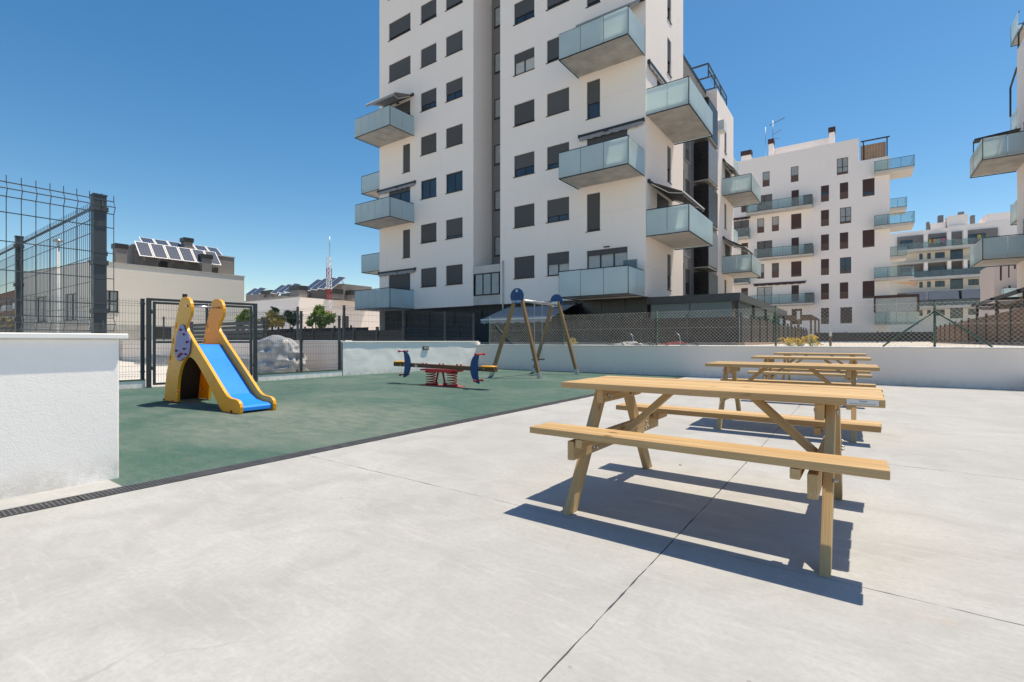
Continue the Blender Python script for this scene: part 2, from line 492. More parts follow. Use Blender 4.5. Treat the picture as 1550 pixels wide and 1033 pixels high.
def m_leaf(key, a, b):
    g = N(key); n = g.noise(g.geo(), 5.0, 3)
    g.l.new(g.ramp(n, [(.3, a), (.7, b)]), g.b.inputs['Base Color']); g.b.inputs['Roughness'].default_value = .55
    tr = g.n.new('ShaderNodeBsdfTranslucent'); tr.inputs[0].default_value = b
    mx = g.n.new('ShaderNodeMixShader'); mx.inputs[0].default_value = .35
    g.l.new(g.b.outputs[0], mx.inputs[1]); g.l.new(tr.outputs[0], mx.inputs[2])
    g.l.new(mx.outputs[0], g.n['Material Output'].inputs['Surface'])
    M[key] = g.m
m_leaf('leaf_green', (.09,.18,.035,1), (.22,.34,.075,1))
m_leaf('leaf_yellow', (.30,.25,.06,1), (.52,.40,.13,1))
m_leaf('flower_yellow', (.52,.33,.02,1), (.75,.50,.04,1))
m_leaf('leaf_dark', (.04,.085,.03,1), (.10,.17,.05,1))
def m_tarp():
    g = N('silver_tarp'); p = g.geo()
    cr = g.noise(p, 7, 6, .7, 1.2)
    c = g.ramp(cr, [(.3, (.27,.275,.285,1)), (.7, (.37,.375,.385,1))])
    M['tarp'] = g.fin(c, .42, .0, g.bump(cr, .18, .02))
m_tarp()
# ================================================================ SETTING: ground
g = MB(); g.box(-500, 500, -300, 900, -1.2, -0.06)
tag(g.build('ground', M['terrain']), 'pale earth ground reaching out past the buildings', kind='structure')
g = MB(); g.box(-300, 300, 15.27, 520, -.05, .90); g.box(-300, -13.25, 9.75, 15.27, -.05, .898)
tag(g.build('raised_terrain', M['gravel']), 'raised gravel ground behind the courtyard walls', kind='structure')
g = MB(); g.box(-40, -12.55, -14, 9.55, -.05, -.004)
tag(g.build('paved_yard', M['slab_light']), 'pale concrete yard outside the playground gate', kind='structure')

# rubber play surface
g = MB(); g.prism([(-13.66,1.265),(-4.415,1.265),(-4.415,15.2),(-12.5,15.2),(-13.08,9.3),(-13.06,6.5),(-13.39,4.3)], lambda p: (p[0],p[1],-.05), lambda p: (p[0],p[1],0))
tag(g.build('play_surface', M['rubber']), 'green rubber safety surface of the playground', kind='structure')

# concrete pavement, cast in slabs with thin ragged joints
g = MB(); g.box(-4.235, 16.0, -9.0, 15.2, -.055, -.018)
pav = tag(g.build('pavement', M['joint_grey']), 'pale cast concrete pavement with sawn joints', kind='structure')
def ragged(a, b, jit):
    n = max(2, int((Vector(b) - Vector(a)).length / .06)); out = []
    for i in range(n):
        p = Vector(a).lerp(Vector(b), i / n)
        if i: p += Vector((random.uniform(-jit, jit), random.uniform(-jit, jit)))
        out.append((p.x, p.y))
    return out
xs = [-4.23, -.82, 2.58, 5.98, 9.4, 15.9]
ysA = [-8.9, -2.8, 2.615, 15.1]; ysB = [-8.9, -2.8, 2.615, 5.35, 10.8, 15.1]
for i in range(len(xs) - 1):
    ys = ysA if i == 0 else ysB
    for j in range(len(ys) - 1):
        x0, x1, y0, y1 = xs[i] + .003, xs[i+1] - .003, ys[j] + .0025, ys[j+1] - .0025
        poly = ragged((x0,y0),(x1,y0),.0026) + ragged((x1,y0),(x1,y1),.0026) + ragged((x1,y1),(x0,y1),.0026) + ragged((x0,y1),(x0,y0),.0026)
        MB().prism(poly, lambda p: (p[0], p[1], -.045), lambda p: (p[0], p[1], 0)).build('slab', M['concrete'], pav)
# strip between the wall and the drain
g = MB(); g.box(-4.72, -4.418, -9, 1.262, -.05, .002)
tag(g.build('kerb_strip', M['concrete']), 'narrow smooth concrete strip between white wall and drain', kind='structure')

# slot drain with grating
t = thing('drain_channel', (-4.325, 3, 0), 'long dark grating drain between the green rubber and the concrete', 'drain')
g = MB(); g.box(-4.414, -4.236, -9, 15.1, -.2, -.14); g.box(-4.417, -4.406, -9, 15.1, -.2, .001); g.box(-4.244, -4.233, -9, 15.1, -.2, .001)
g.build('channel', M['tar'], t)
g = MB()
for k in range(6):
    x = -4.399 + k * .0296
    g.box(x - .0030, x + .0030, .004, .996, -.004, .004)
for k in range(40):
    y = .012 + k * .02503
    g.box(-4.403, -4.247, y - .0030, y + .0030, -.004, .003)
gm = g.mesh('grating', M['grate'], (-4.325, 0, 0))
for k in range(24):
    link_mesh('grating', gm, t, (0, -12 + k, 0))

# ================================================================ white walls
def wallobj(name, label, boxes, mat, cope=None, copem='coping', cat='wall', org=None, bevel=.012):
    b0 = boxes[0]
    t = thing(name, ((b0[0]+b0[1])/2, (b0[2]+b0[3])/2, 0), label, cat)
    for i, b in enumerate(boxes):
        MB().box(*b).build('wall_face' if i == 0 else 'pier', M[mat], t, bevel)
    for b in (cope or []):
        MB().box(*b).build('coping', M[copem], t, .006)
    return t
wallobj('garden_wall', 'rough white rendered wall with thick white coping beside the drain',
        [(-4.92, -4.72, -9, 1.33, -.03, 1.085), (-13.2, -4.922, 1.13, 1.33, -.03, 1.084)], 'stucco',
        [(-4.965, -4.672, -9, 1.375, 1.087, 1.127), (-13.2, -4.967, 1.09, 1.375, 1.088, 1.126)])
# boundary wall beside the seesaw (slightly skewed) : two end points on the ground
BW0, BW1 = Vector((-13.0, 9.25, 0)), Vector((-12.45, 15.25, 0))
bd = (BW1 - BW0).normalized(); bl = (BW1 - BW0).length
fb = fr(BW0, (bd.x, bd.y), (bd.y, -bd.x))
t = thing('playground_wall', tuple((BW0+BW1)/2), 'white rendered wall with coping behind the seesaw', 'wall')
# hand-trowelled face: gently wavy sheet
g = MB(); nu, nz = 60, 12
for i in range(nu):
    for j in range(nz):
        q = []
        for a, b in ((i,j),(i+1,j),(i+1,j+1),(i,j+1)):
            u = bl*a/nu; z = -.03 + 1.055*b/nz
            q.append(fp(fb, u, .012*noise.noise(Vector((u*1.3, z*1.6, 4)))+.006*noise.noise(Vector((u*4, z*4, 9))), z))
        g.quad(*q, smooth=True)
g.fbox(fb, 0, bl, -.2, -.02, -.03, 1.024)
g.quad(fp(fb,0,.0,-.03), fp(fb,0,-.2,-.03), fp(fb,0,-.2,1.02), fp(fb,0,.0,1.02))
g.build('wall_face', M['stucco'], t)
MB().fbox(fb, -.05, bl-.1, -.26, .035, 1.026, 1.066).build('coping', M['coping'], t, .006)
# bulkhead lamp on it
fl_u = (Vector((on_y(647, 530, 12.45)[0], 12.45, 0)) - BW0).dot(bd)
t = thing('wall_lamp', fp(fb, fl_u, 0, .8), 'small grey framed wall light on the white playground wall', 'lamp')
MB().fbox(fb, fl_u-.13, fl_u+.13, .008, .045, .755, .885).build('housing', M['fence_grey'], t, .006)
MB().fbox(fb, fl_u-.095, fl_u+.095, .046, .050, .785, .865).build('lens', M['pane_light'], t)

# back wall of the courtyard
wallobj('courtyard_wall', 'long smooth pale wall behind swing and picnic tables',
        [(-12.6, 16, 15.06, 15.26, -.03, .90)], 'stucco_back', [(-12.42, 16, 15.02, 15.27, .902, .932)])
t = wallobj('planter_block', 'low white block in the corner at the foot of the courtyard wall',
        [(2.98, 6.0, 14.3, 15.056, -.02, .25)], 'stucco_back', [(2.95, 6.0, 14.27, 15.056, .252, .275)], cat='planter')
# wall across the yard behind the silver tarp
wallobj('yard_wall', 'pale low wall with wire fence on top behind the silver tarp',
        [(-33, -13.22, 9.42, 9.62, -.03, 1.05)], 'stucco_back', [(-33, -13.1, 9.38, 9.66, 1.052, 1.09)])

# low kerbs either side of the gate
GL, GR = Vector((-13.32, 4.3, 0)), Vector((-12.98, 6.55, 0))
KB = Vector((-13.0, 9.22, 0)); KA = Vector((-13.6, 1.34, 0))
def low_kerb(A, B, label):
    d = (B-A).normalized(); L = (B-A).length; f = fr(A, (d.x,d.y), (d.y,-d.x))
    t = thing('fence_kerb', tuple((A+B)/2), label, 'kerb')
    MB().fbox(f, 0, L, -.18, 0, -.03, .17).build('kerb_body', M['stucco'], t, .01)
    MB().fbox(f, 0, L, -.19, .012, .172, .19).build('kerb_top', M['leaf_dark'], t)
    return f, L
fkA, LkA = low_kerb(KA, GL - (GL-KA).normalized()*.06, 'short low white kerb under wire fence next to garden wall')
fkB, LkB = low_kerb(GR + (KB-GR).normalized()*.08, KB, 'low white kerb under wire fence beside the silver tarp')

# ================================================================ fences of folded wire panels
def wire_panel(parent, f, u0, u1, z0, z1, sv, hz, folds, r=.0025, d=.0, fold=.035):
    g = MB(); n = int(round((u1-u0)/sv))
    prof = [(z0, 0)]
    for zf in folds: prof += [(zf-.05, 0), (zf, fold), (zf+.05, 0)]
    prof.append((z1, 0))
    for i in range(n+1):
        u = u0 + (u1-u0)*i/n
        g.tube([fp(f, u, d+o, z) for z, o in prof], r, 3)
    for z in hz:
        g.bar(fp(f,u0,d+.004,z), fp(f,u1,d+.004,z), r*2)
    for zf in folds:
        for dz, o in ((-.05, .004), (0, fold+.003), (.05, .004)):
            g.bar(fp(f,u0,d+o,zf+dz), fp(f,u1,d+o,zf+dz), r*2)
    o = g.build('wire_panel', M['wire_grey'], parent); o['kind'] = 'stuff'
    return o
def post(parent, f, u, z0, z1, w=.06, d=0, mat='fence_grey', name='post'):
    g = MB(); g.fbox(f, u-w/2, u+w/2, d-w/2, d+w/2, z0, z1); g.fbox(f, u-w/2-.004, u+w/2+.004, d-w/2-.004, d+w/2+.004, z1, z1+.012)
    o = g.build(name, M[mat], parent)
    for z in (z0+.16, (z0+z1)/2, z1-.12): MB().fbox(f, u-w/2-.008, u+w/2+.008, d-w/2-.006, d+w/2+.014, z, z+.035).build('clamp', M[mat], o)
    return o
# fence A: on the garden wall, towards the camera ; fence B: from the same corner post away to the left
t = thing('wire_fence', (-4.85, 0, 1.127), 'dark wire mesh fence standing on the rough white garden wall', 'fence')
fA = fr((-4.85, 0), (0, 1), (1, 0)); fB = fr((0, 1.24), (1, 0), (0, -1))
post(t, fA, 1.235, 1.127, 2.2, .08)
post(t, fA, -1.35, 1.127, 2.2, .06)
wire_panel(t, fA, -1.3, 1.32, 1.14, 2.22, .075, [1.36, 1.56, 1.76, 1.96], [1.20, 2.12], .0032, .035)
for u in (-7.6, -10.4, -13.0): post(t, fB, u, 1.127, 2.22, .06)
wire_panel(t, fB, -13.0, -4.90, 1.14, 2.22, .055, [1.36, 1.56, 1.76, 1.96], [1.20, 2.12], .0025, -.03)
# fence on the boundary wall and yard wall
t = thing('wire_fence', tuple((BW0+BW1)/2 + Vector((0,0,1.066))), 'dark wire mesh fence on the white wall behind the seesaw', 'fence')
fw = fr(BW0 + Vector((-.1, 0, 0)), (bd.x, bd.y), (bd.y, -bd.x))
for u in (.1, 2.35, 4.25, 5.75): post(t, fw, u, 1.066, 2.17, .06)
wire_panel(t, fw, .1, 5.75, 1.09, 2.19, .05, [1.3, 1.5, 1.7, 1.9], [1.15, 2.08], .0025, .03)
t = thing('wire_fence', (-20, 9.52, 1.09), 'dark wire mesh fence on the low wall behind the silver tarp', 'fence')
fy = fr((0, 9.52), (1, 0), (0, -1))
for u in (-15.95, -18.9, -21.8, -24.7, -27.6): post(t, fy, u, 1.09, 2.25, .06)
wire_panel(t, fy, -27.6, -13.2, 1.1, 2.25, .055, [1.3, 1.5, 1.7, 1.9], [1.15, 2.14], .0025, .03)
# fences on the kerbs and the gate
t = thing('wire_fence', tuple((KA+GL)/2), 'short run of dark wire mesh fence between garden wall and gate', 'fence')
post(t, fkA, LkA-.04, .19, 2.03, .07, -.09)
wire_panel(t, fkA, .0, LkA-.08, .22, 2.02, .055, [.5,.7,.9,1.1,1.3,1.5,1.7], [.32, 1.05, 1.92], .0025, -.06)
t = thing('wire_fence', tuple((GR+KB)/2), 'dark wire mesh fence on low kerb in front of the silver tarp', 'fence')
for u in (1.28, 2.55): post(t, fkB, u, .19, 1.92 - (.08 if u > 2 else 0), .06, -.09)
wire_panel(t, fkB, .0, LkB-.1, .22, 1.86, .055, [.5,.7,.9,1.1,1.3,1.5,1.7], [.32, 1.05, 1.78], .0025, -.06)

gd = (GR-GL).normalized(); gl_ = (GR-GL).length; fg = fr(GL, (gd.x,gd.y), (gd.y,-gd.x))
t = thing('playground_gate', tuple((GL+GR)/2), 'dark grey two leaf mesh gate behind the slide', 'gate')
for u in (0, gl_): MB().fbox(fg, u-.045, u+.045, -.045, .045, 0, 2.06).build('gate_post', M['fence_grey'], t, .004)
MB().fbox(fg, .047, gl_-.047, -.03, .03, 2.0, 2.06).build('top_beam', M['fence_grey'], t, .004)
mid = gl_*.53
for a, b in ((.075, mid-.012), (mid+.012, gl_-.075)):
    g = MB()
    g.fbox(fg, a, a+.055, -.025, .025, .05, 1.985); g.fbox(fg, b-.055, b, -.025, .025, .05, 1.985)
    for z in (.05, 1.02, 1.93): g.fbox(fg, a+.056, b-.056, -.024, .024, z, z+.05)
    lf = g.build('gate_leaf', M['fence_grey'], t)
    w = MB()
    n = int((b-a-.11)/.05)
    for i in range(1, n): 
        u = a+.056+(b-a-.112)*i/n
        w.tube([fp(fg,u,0,.1), fp(fg,u,0,1.93)], .0024, 3)
    for z in (.3,.5,.7,.9,1.2,1.4,1.6,1.8): w.bar(fp(fg,a+.056,.004,z), fp(fg,b-.056,.004,z), .0048)
    o = w.build('mesh_infill', M['wire_grey'], lf); o['kind'] = 'stuff'
MB().fbox(fg, mid-.1, mid-.075, .026, .06, .98, 1.12).build('lock_box', M['metal_dark'], t)
for u in (.055, gl_-.055):
    for z in (.4, 1.7): MB().cyl(fp(fg,u,.03,z), fp(fg,u,.03,z+.1), .014, 8).build('hinge', M['metal_dark'], t)
MB().fbox(fg, .05, gl_-.05, -.10, .09, -.03, .012).build('threshold', M['slab_light'], t)

# ================================================================ chain link fence on the courtyard wall
t = thing('chain_link_fence', (-3, 15.16, .932), 'green post chain link fence along the top of the courtyard wall', 'fence')
fc = fr((0, 15.16), (1, 0), (0, -1))
px_ = [-11.9, -8.57, -5.22, -1.90, 1.42, 4.75, 8.1]
for i, x in enumerate(px_):
    g = MB(); g.cyl((x, 15.16, .90), (x, 15.16, 2.02), .026, 10); g.cyl((x, 15.16, 2.02), (x, 15.16, 2.045), .03, 10)
    p = g.build('post', M['fence_green'], t)
for x in (1.42,):
    for s in (-1, 1): MB().cyl((x, 15.15, 1.78), (x + s*.98, 15.15, .935), .021, 8).build('brace', M['fence_green'], t)
MB().cyl((-11.6, 15.15, 1.7), (-10.75, 15.15, .935), .021, 8).build('brace', M['fence_green'], t)
for i in range(len(px_)-1):
    a, b = px_[i], px_[i+1]; g = MB(); z0, z1 = .95, 1.98; hh = z1-z0; pit = .10; r = .0022
    k = a - hh
    while k < b:
        for s in (0, 1):
            u0, u1 = k, k+hh; c0, c1 = max(u0, a), min(u1, b)
            if c1 <= c0: continue
            za, zb = z0+(c0-u0), z0+(c1-u0)
            if s: za, zb = z1-(c0-u0), z1-(c1-u0)
            g.tube([(c0, 15.13+.004*s, za), (c1, 15.13+.004*s, zb)], r, 3)
        k += pit
    for z in (.955, 1.47, 1.975): g.tube([(a, 15.13, z), (b, 15.13, z)], .0018, 3)
    o = g.build('chain_mesh', M['link_wire'], t); o['kind'] = 'stuff'
# ================================================================ picnic tables
MAT = {}
def plank(parent, name, p0, p1, w, th, side, mat, bevel=.004, me=None):
    """board from p0 to p1; width along `side`, its own local X is the grain direction"""
    p0 = Vector(p0); p1 = Vector(p1); L = (p1-p0).length
    x = (p1-p0).normalized(); y = Vector(side); y = (y - x*y.dot(x)).normalized(); z = x.cross(y)
    if me is None:
        g = MB(); g.box(-L/2, L/2, -w/2, w/2, -th/2, th/2); me = g.mesh(name, mat)
    o = bpy.data.objects.new(name, me); col.objects.link(o); o.parent = parent
    m = Matrix((x, y, z)).transposed().to_4x4(); m.translation = (p0+p1)/2
    o.matrix_local = m; MAT[o] = m
    if bevel:
        b = o.modifiers.new('bevel', 'BEVEL'); b.width = bevel; b.segments = 2; b.limit_method = 'ANGLE'
    ORG[o] = (0,0,0)
    return o
def picnic_table(loc, rz, label, sticker):
    t = thing('picnic_table', loc, label, 'picnic table', 'pine picnic tables in a row', rz, local=True)
    P = M['pine']; X = (1,0,0); Y = (0,1,0); Z = (0,0,1)
    rj = lambda a=.004: random.uniform(-a, a)
    for k in range(5):
        y = -.384 + .0735 + k*.1543
        e0, e1, dz = rj(), rj(), rj(.0015)
        plank(t, 'top_plank', (-.9+e0, y, .7645+dz), (.9+e1, y, .7645+dz), .1445, .040, Y, P)
    for s in (-1, 1):
        for k in range(2):
            y = s*(.5416 + .057 + k*.1185); dz = rj(.0015)
            plank(t, 'seat_plank', (-.905+rj(), y, .505+dz), (.905+rj(), y, .505+dz), .1105, .040, Y, P)
    for sx in (-1, 1):
        xl = sx*.672
        # legs of the A frame
        for sy in (-1, 1):
            lg = plank(t, 'leg', (xl, sy*.690, -.03), (xl, sy*.205, .742), .095, .045, Y, P)
            # trim the foot level with the ground: sheared ends
            me = lg.data
            x = (Vector((xl, sy*.205, .742)) - Vector((xl, sy*.690, -.03))).normalized()
            mw = MAT[lg]
            for v in me.vertices:
                w = mw @ v.co
                tgt = 0.0 if v.co.x < 0 else .742
                w += x * ((tgt - w.z)/x.z); v.co = mw.inverted() @ w
        xi = sx*(.672-.0235-.022)
        plank(t, 'seat_beam', (xi, -.745, .405), (xi, .745, .405), .115, .043, Z, P)
        plank(t, 'top_beam', (xi, -.345, .698), (xi, .345, .698), .085, .043, Z, P)
        xo = sx*(.672-.0235-.044-.0455)
        for sy in (-1, 1):
            plank(t, 'seat_batten', (xo, sy*.545, .458), (xo, sy*.77, .458), .05, .043, Z, P)
        plank(t, 'brace', (sx*(.672-.07), 0, .40), (sx*.235, 0, .742), .07, .042, Y, P)
        g = MB()
        for sy in (-1, 1):
            for (yy, zz) in ((.455,.425),(.485,.385),(.44,.375),(.262,.70),(.225,.685)):
                g.cyl((sx*.694, sy*yy, zz), (sx*.705, sy*yy, zz), .010, 6); g.cyl((sx*.694, sy*yy, zz), (sx*.713, sy*yy, zz), .005, 6)
                g.cyl((sx*.605, sy*yy, zz), (sx*.596, sy*yy, zz), .010, 6)
        g.build('bolts', M['galv'], t)
    if sticker:
        s = MB().box(.745, .875, -.3865, -.3852, .752, .780).build('paper_label', M['paper'], t)
        g = MB()
        for (x0, x1, z0, hh) in ((.795,.83,.7735,.0011),(.80,.825,.7685,.0006),(.756,.864,.7605,.0004),(.756,.86,.7575,.0004)):
            g.box(x0, x1, -.3870, -.3866, z0-hh, z0+hh)
        g.build('print', M['ink'], s)
    return t
picnic_table((-.800, 3.358, 0), math.radians(-.4), 'pine picnic table with white paper label, farthest from the courtyard wall', True)
picnic_table((-.74, 6.97, 0), math.radians(.8), 'second pine picnic table of the row, counting towards the courtyard wall', False)
picnic_table((-.76, 10.36, 0), math.radians(.3), 'third pine picnic table of the row, counting towards the courtyard wall', False)
picnic_table((-.80, 13.55, 0), math.radians(-.2), 'last pine picnic table of the row, right beside the courtyard wall', False)

# ================================================================ slide
YS = 3.50; SW = .50
def sl(zx, zy):           # traced outline of the near side panel -> (X, z) on its own vertical plane
    return on_y(180 + zx/4.696, 430 + zy/4.696, YS)
outl = [(320,828),(328,730),(338,640),(352,560),(366,470),(380,390),(394,310),(408,235),(420,170),(430,130),(440,108),(452,96),(466,92),(481,94),(494,103),(504,118),(510,140),(513,165),(512,195),(508,222),(499,248),(487,270),(480,290),(480,312),(487,335),(505,365),(530,410),(560,458),(600,523),(640,588),(680,655),(720,722),(750,772),(768,797),(786,811),(808,818),(830,823),(846,834),(857,853),(862,880),(860,915),(856,934),
        (830,931),(800,928),(765,921),(738,912),(722,890),(704,855),(680,805),(650,742),(620,683),(595,637),(570,592),(550,560),(532,537),(514,523),(496,518),(478,524),(462,541),(446,573),(434,611),(425,652),(419,700),(415,755),(412,839)]
prof = [sl(*p) for p in outl]
zmin = min(p[1] for p in prof)
prof = [(x, max(0.0, z) if z > .06 else max(0.0, z)) for x, z in prof]
sx0 = min(p[0] for p in prof); sx1 = max(p[0] for p in prof)
t = thing('toddler_slide', ((sx0+sx1)/2, YS+SW/2, 0), 'yellow toddler slide with blue chute and climbing holds panel', 'slide')
ST_ = .045
for yy in (YS, YS+SW):
    g = MB(); g.prism(prof, lambda p: (p[0], yy, p[1]), lambda p: (p[0], yy+ST_, p[1]))
    side = g.build('side_panel', M['yellow'], t, .007)
    h = MB()
    for (cx, cy) in ((404,302),(383,413),(364,528)):
        x, z = sl(cx, cy)
        x += .022; el = [(x+.030*math.cos(a*math.pi/8), z+.07*math.sin(a*math.pi/8)) for a in range(16)]
        h.prism(el, lambda p: (p[0], yy-.003, p[1]), lambda p: (p[0], yy+ST_+.003, p[1]))
    hb = h.build('hole_cutter', None, t)
    # real finger holes: boolean evaluated now, cutter removed
    md = side.modifiers.new('holes', 'BOOLEAN'); md.object = hb; md.operation = 'DIFFERENCE'; md.solver = 'EXACT'
    side.modifiers.move(1, 0)
    dg = bpy.context.evaluated_depsgraph_get(); dg.update()
    me2 = bpy.data.meshes.new_from_object(side.evaluated_get(dg)); side.modifiers.clear()
    print('holes', len(side.data.polygons), len(me2.polygons)); me2.materials.clear(); me2.materials.append(M['yellow']); side.data = me2
    bpy.data.objects.remove(hb)
# climbing panel
pan = [(455,288),(466,292),(474,304),(479,328),(492,348),(508,372),(515,398),(517,425),(515,455),(510,485),(500,510),(484,522),(468,528),(454,540),(441,549),(426,545),(413,527),(406,500),(405,465),(409,420),(417,375),(427,332),(437,300),(446,290)]
pp = [sl(*p) for p in pan]
for yy in (YS-.020, YS+SW+ST_+.002):
    p = MB().prism(pp, lambda q: (q[0], yy, q[1]), lambda q: (q[0], yy+.018, q[1])).build('holds_panel', M['lilac'], t, .003)
    g = MB()
    if yy < YS:
        for (cx, cy) in ((447,326),(470,359),(494,413),(473,462),(417,475),(484,500),(454,498),(443,501),(434,515)):
            x, z = sl(cx, cy); MB().cyl((x, yy-.022, z), (x, yy-.0005, z), .016, 10, .02).build('hold_knob', M['bolt_red'], p)
# chute between the side panels
lip = [sl(*p) for p in ((487,335),(505,365),(560,458),(640,588),(720,722),(757,785),(790,820),(830,838),(858,850))]
surf = [(lip[0][0]-.10, lip[1][1]-.15)] + [(x-.02, z-.155) for x, z in lip[1:5]] + [(lip[5][0], lip[5][1]-.115), (lip[6][0]+.03, lip[6][1]-.075), (lip[7][0]+.02, lip[7][1]-.055), (lip[8][0]-.05, lip[8][1]-.055)]
surf.sort()
low = [(x, z-.03) for x, z in surf]
xe, ze = surf[-1]
poly = surf + [(xe+.02, ze-.02), (xe+.02, .03), (xe, .03)] + list(reversed(low))[1:]
MB().prism(poly, lambda q: (q[0], YS+ST_+.002, q[1]), lambda q: (q[0], YS+SW-.002, q[1])).build('chute', M['slide_blue'], t, .008)
x, z = sl(487, 157); MB().cyl((x, YS-.02, z), (x, YS+SW+ST_+.02, z), .017, 12).build('grab_bar', M['steel'], t)
g = MB()
for (cx, cy) in ((487,157),(425,765),(590,752),(800,920),(322,823),(384,836)):
    x, z = sl(cx, cy); z = max(z, .02)
    for yy in (YS-.014, YS+SW+ST_): g.cyl((x, yy, z), (x, yy+.014, z), .02, 10)
g.build('bolt_cap', M['bolt_red'], t)
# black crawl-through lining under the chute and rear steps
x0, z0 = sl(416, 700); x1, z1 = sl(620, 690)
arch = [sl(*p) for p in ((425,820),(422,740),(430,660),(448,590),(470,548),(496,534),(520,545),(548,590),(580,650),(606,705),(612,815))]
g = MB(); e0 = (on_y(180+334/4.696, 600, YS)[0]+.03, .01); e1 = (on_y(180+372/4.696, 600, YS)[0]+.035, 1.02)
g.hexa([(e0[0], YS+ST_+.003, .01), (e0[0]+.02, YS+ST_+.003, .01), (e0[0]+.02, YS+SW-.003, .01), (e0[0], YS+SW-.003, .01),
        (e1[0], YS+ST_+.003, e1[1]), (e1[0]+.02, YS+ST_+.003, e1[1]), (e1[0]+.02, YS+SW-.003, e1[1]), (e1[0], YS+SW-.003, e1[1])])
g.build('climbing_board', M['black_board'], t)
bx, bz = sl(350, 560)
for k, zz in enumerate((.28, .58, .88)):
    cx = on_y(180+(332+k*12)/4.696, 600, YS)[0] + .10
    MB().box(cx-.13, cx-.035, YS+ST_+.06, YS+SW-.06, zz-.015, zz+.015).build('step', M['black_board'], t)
for yy in (YS-.002, ):
    g = MB()
    for (cx, cy) in ((384,620),(408,622),(362,744),(386,748),(400,772),(384,836)):
        x, z = sl(cx, cy); g.cyl((x, yy-.004, z), (x, yy+.001, z), .008, 8)
    g.build('screw', M['galv'], t)

# ================================================================ seesaw on springs
t = thing('spring_seesaw', (-8.2, 8.5, 0), 'brown beam seesaw on two red springs with blue crescent handles', 'seesaw')
YB = 8.5
bx0, bz0 = on_y(596, 551.5, YB-.06); bx1, bz1 = on_y(748, 560.2, YB-.06); zb = (bz0+bz1)/2
print('seesaw', bx0, bz0, bx1, bz1)
def seesaw_end(x, s):
    pass
plank(t, 'beam', (bx0 - ORG[t][0], YB-8.5, bz0), (bx1 - ORG[t][0], YB-8.5, bz1), .14, .095, (0,1,0), M['brown_wood'], .008)
for x, s, zz in ((bx0, 1, bz0), (bx1, -1, bz1)):
    g = MB(); xc = x + s*.19
    n = 20; el = [(xc+.20*math.cos(2*math.pi*a/n), YB+.15*math.sin(2*math.pi*a/n)) for a in range(n)]
    g.prism(el, lambda p: (p[0], p[1], zz+.052), lambda p: (p[0], p[1], zz+.078))
    g.build('seat', M['yellow'], t, .006)
    # crescent board standing through the beam; hollow side faces the seat
    xh = x + s*.40; g = MB(); out = []
    for a in range(21):
        q = -math.pi/2 + math.pi*a/20
        out.append((xh + s*(.255*math.cos(q)), zz + .02 + .34*math.sin(q)))
    for a in range(19, 0, -1):
        q = -math.pi/2 + math.pi*a/20
        out.append((xh - s*.03 + s*(.07*math.cos(q)) , zz + .02 + .34*math.sin(q)*.97))
    g.prism(out, lambda p: (p[0], YB-.10, p[1]), lambda p: (p[0], YB-.07, p[1]))
    c = g.build('crescent', M['blue'], t, .004)
    for dz, ln, rr in ((.335, .30, .017), (-.25, .34, .017)):
        g = MB(); xx = xh - s*.02 if dz > 0 else xh + s*.02
        g.cyl((xx, YB-.22, zz+dz), (xx, YB+.05, zz+dz), rr, 10)
        for e in (-.22, .05): g.cyl((xx, YB+e-.02, zz+dz), (xx, YB+e+.02, zz+dz), .027, 10)
        g.build('hand_grip' if dz > 0 else 'foot_rest', M['red'], c)
xm = on_y(668, 585, YB)[0]; zm = zb - .05
MB().box(xm-.60, xm+.60, YB-.12, YB+.12, zm-.05, zm-.015).build('saddle_plate', M['red'], t, .004)
MB().box(xm-.42, xm+.42, YB-.14, YB+.14, zm-.08, zm-.052).build('spring_plate', M['red'], t, .004)
for sx in (-1, 1):
    xs_ = xm + sx*.345; g = MB(); pts = []
    turns = 4.6; nn = int(turns*20); za, zc = .05, zm-.085
    for i in range(nn+1):
        q = 2*math.pi*turns*i/nn; w = i/nn
        pts.append((xs_+.115*math.cos(q), YB+.115*math.sin(q), za+(zc-za)*w))
    g.tube(pts, .0115, 8); g.build('spring', M['red'], t)
    g = MB(); g.cyl((xs_, YB, .02), (xs_, YB, .05), .14, 16); g.cyl((xs_, YB, zm-.082), (xs_, YB, zm-.105), .13, 16); g.build('spring_cup', M['red'], t)
    g = MB(); g.cyl((xm+sx*.15, YB-.03, .05), (xm+sx*.07, YB-.03, zm-.06), .024, 10); g.cyl((xm+sx*.15, YB-.03, .015), (xm+sx*.15, YB-.03, .08), .055, 12)
    g.build('strut', M['red'], t)
MB().box(xm-.62, xm+.62, YB-.17, YB+.17, .0, .016).build('base_plate', M['plate_red'], t)
g = MB()
for dx in (-.62,-.5,-.06,.06,.5,.62): g.cyl((xm+dx, YB+.0, zb+.044), (xm+dx, YB+.0, zb+.075), .022, 8)
g.build('bolt_cap', M['bolt_red'], t)
g = MB()
for dx in (-1.35,-1.2,1.2,1.35): g.cyl((xm+dx, YB-.075, zb+.0), (xm+dx, YB-.068, zb+.0), .015, 8)
g.build('bolt_head', M['galv'], t)
MB().box(xm-.83, xm-.74, YB-.0735, YB-.0705, zb-.03, zb+.025).build('maker_plate', M['galv'], t)

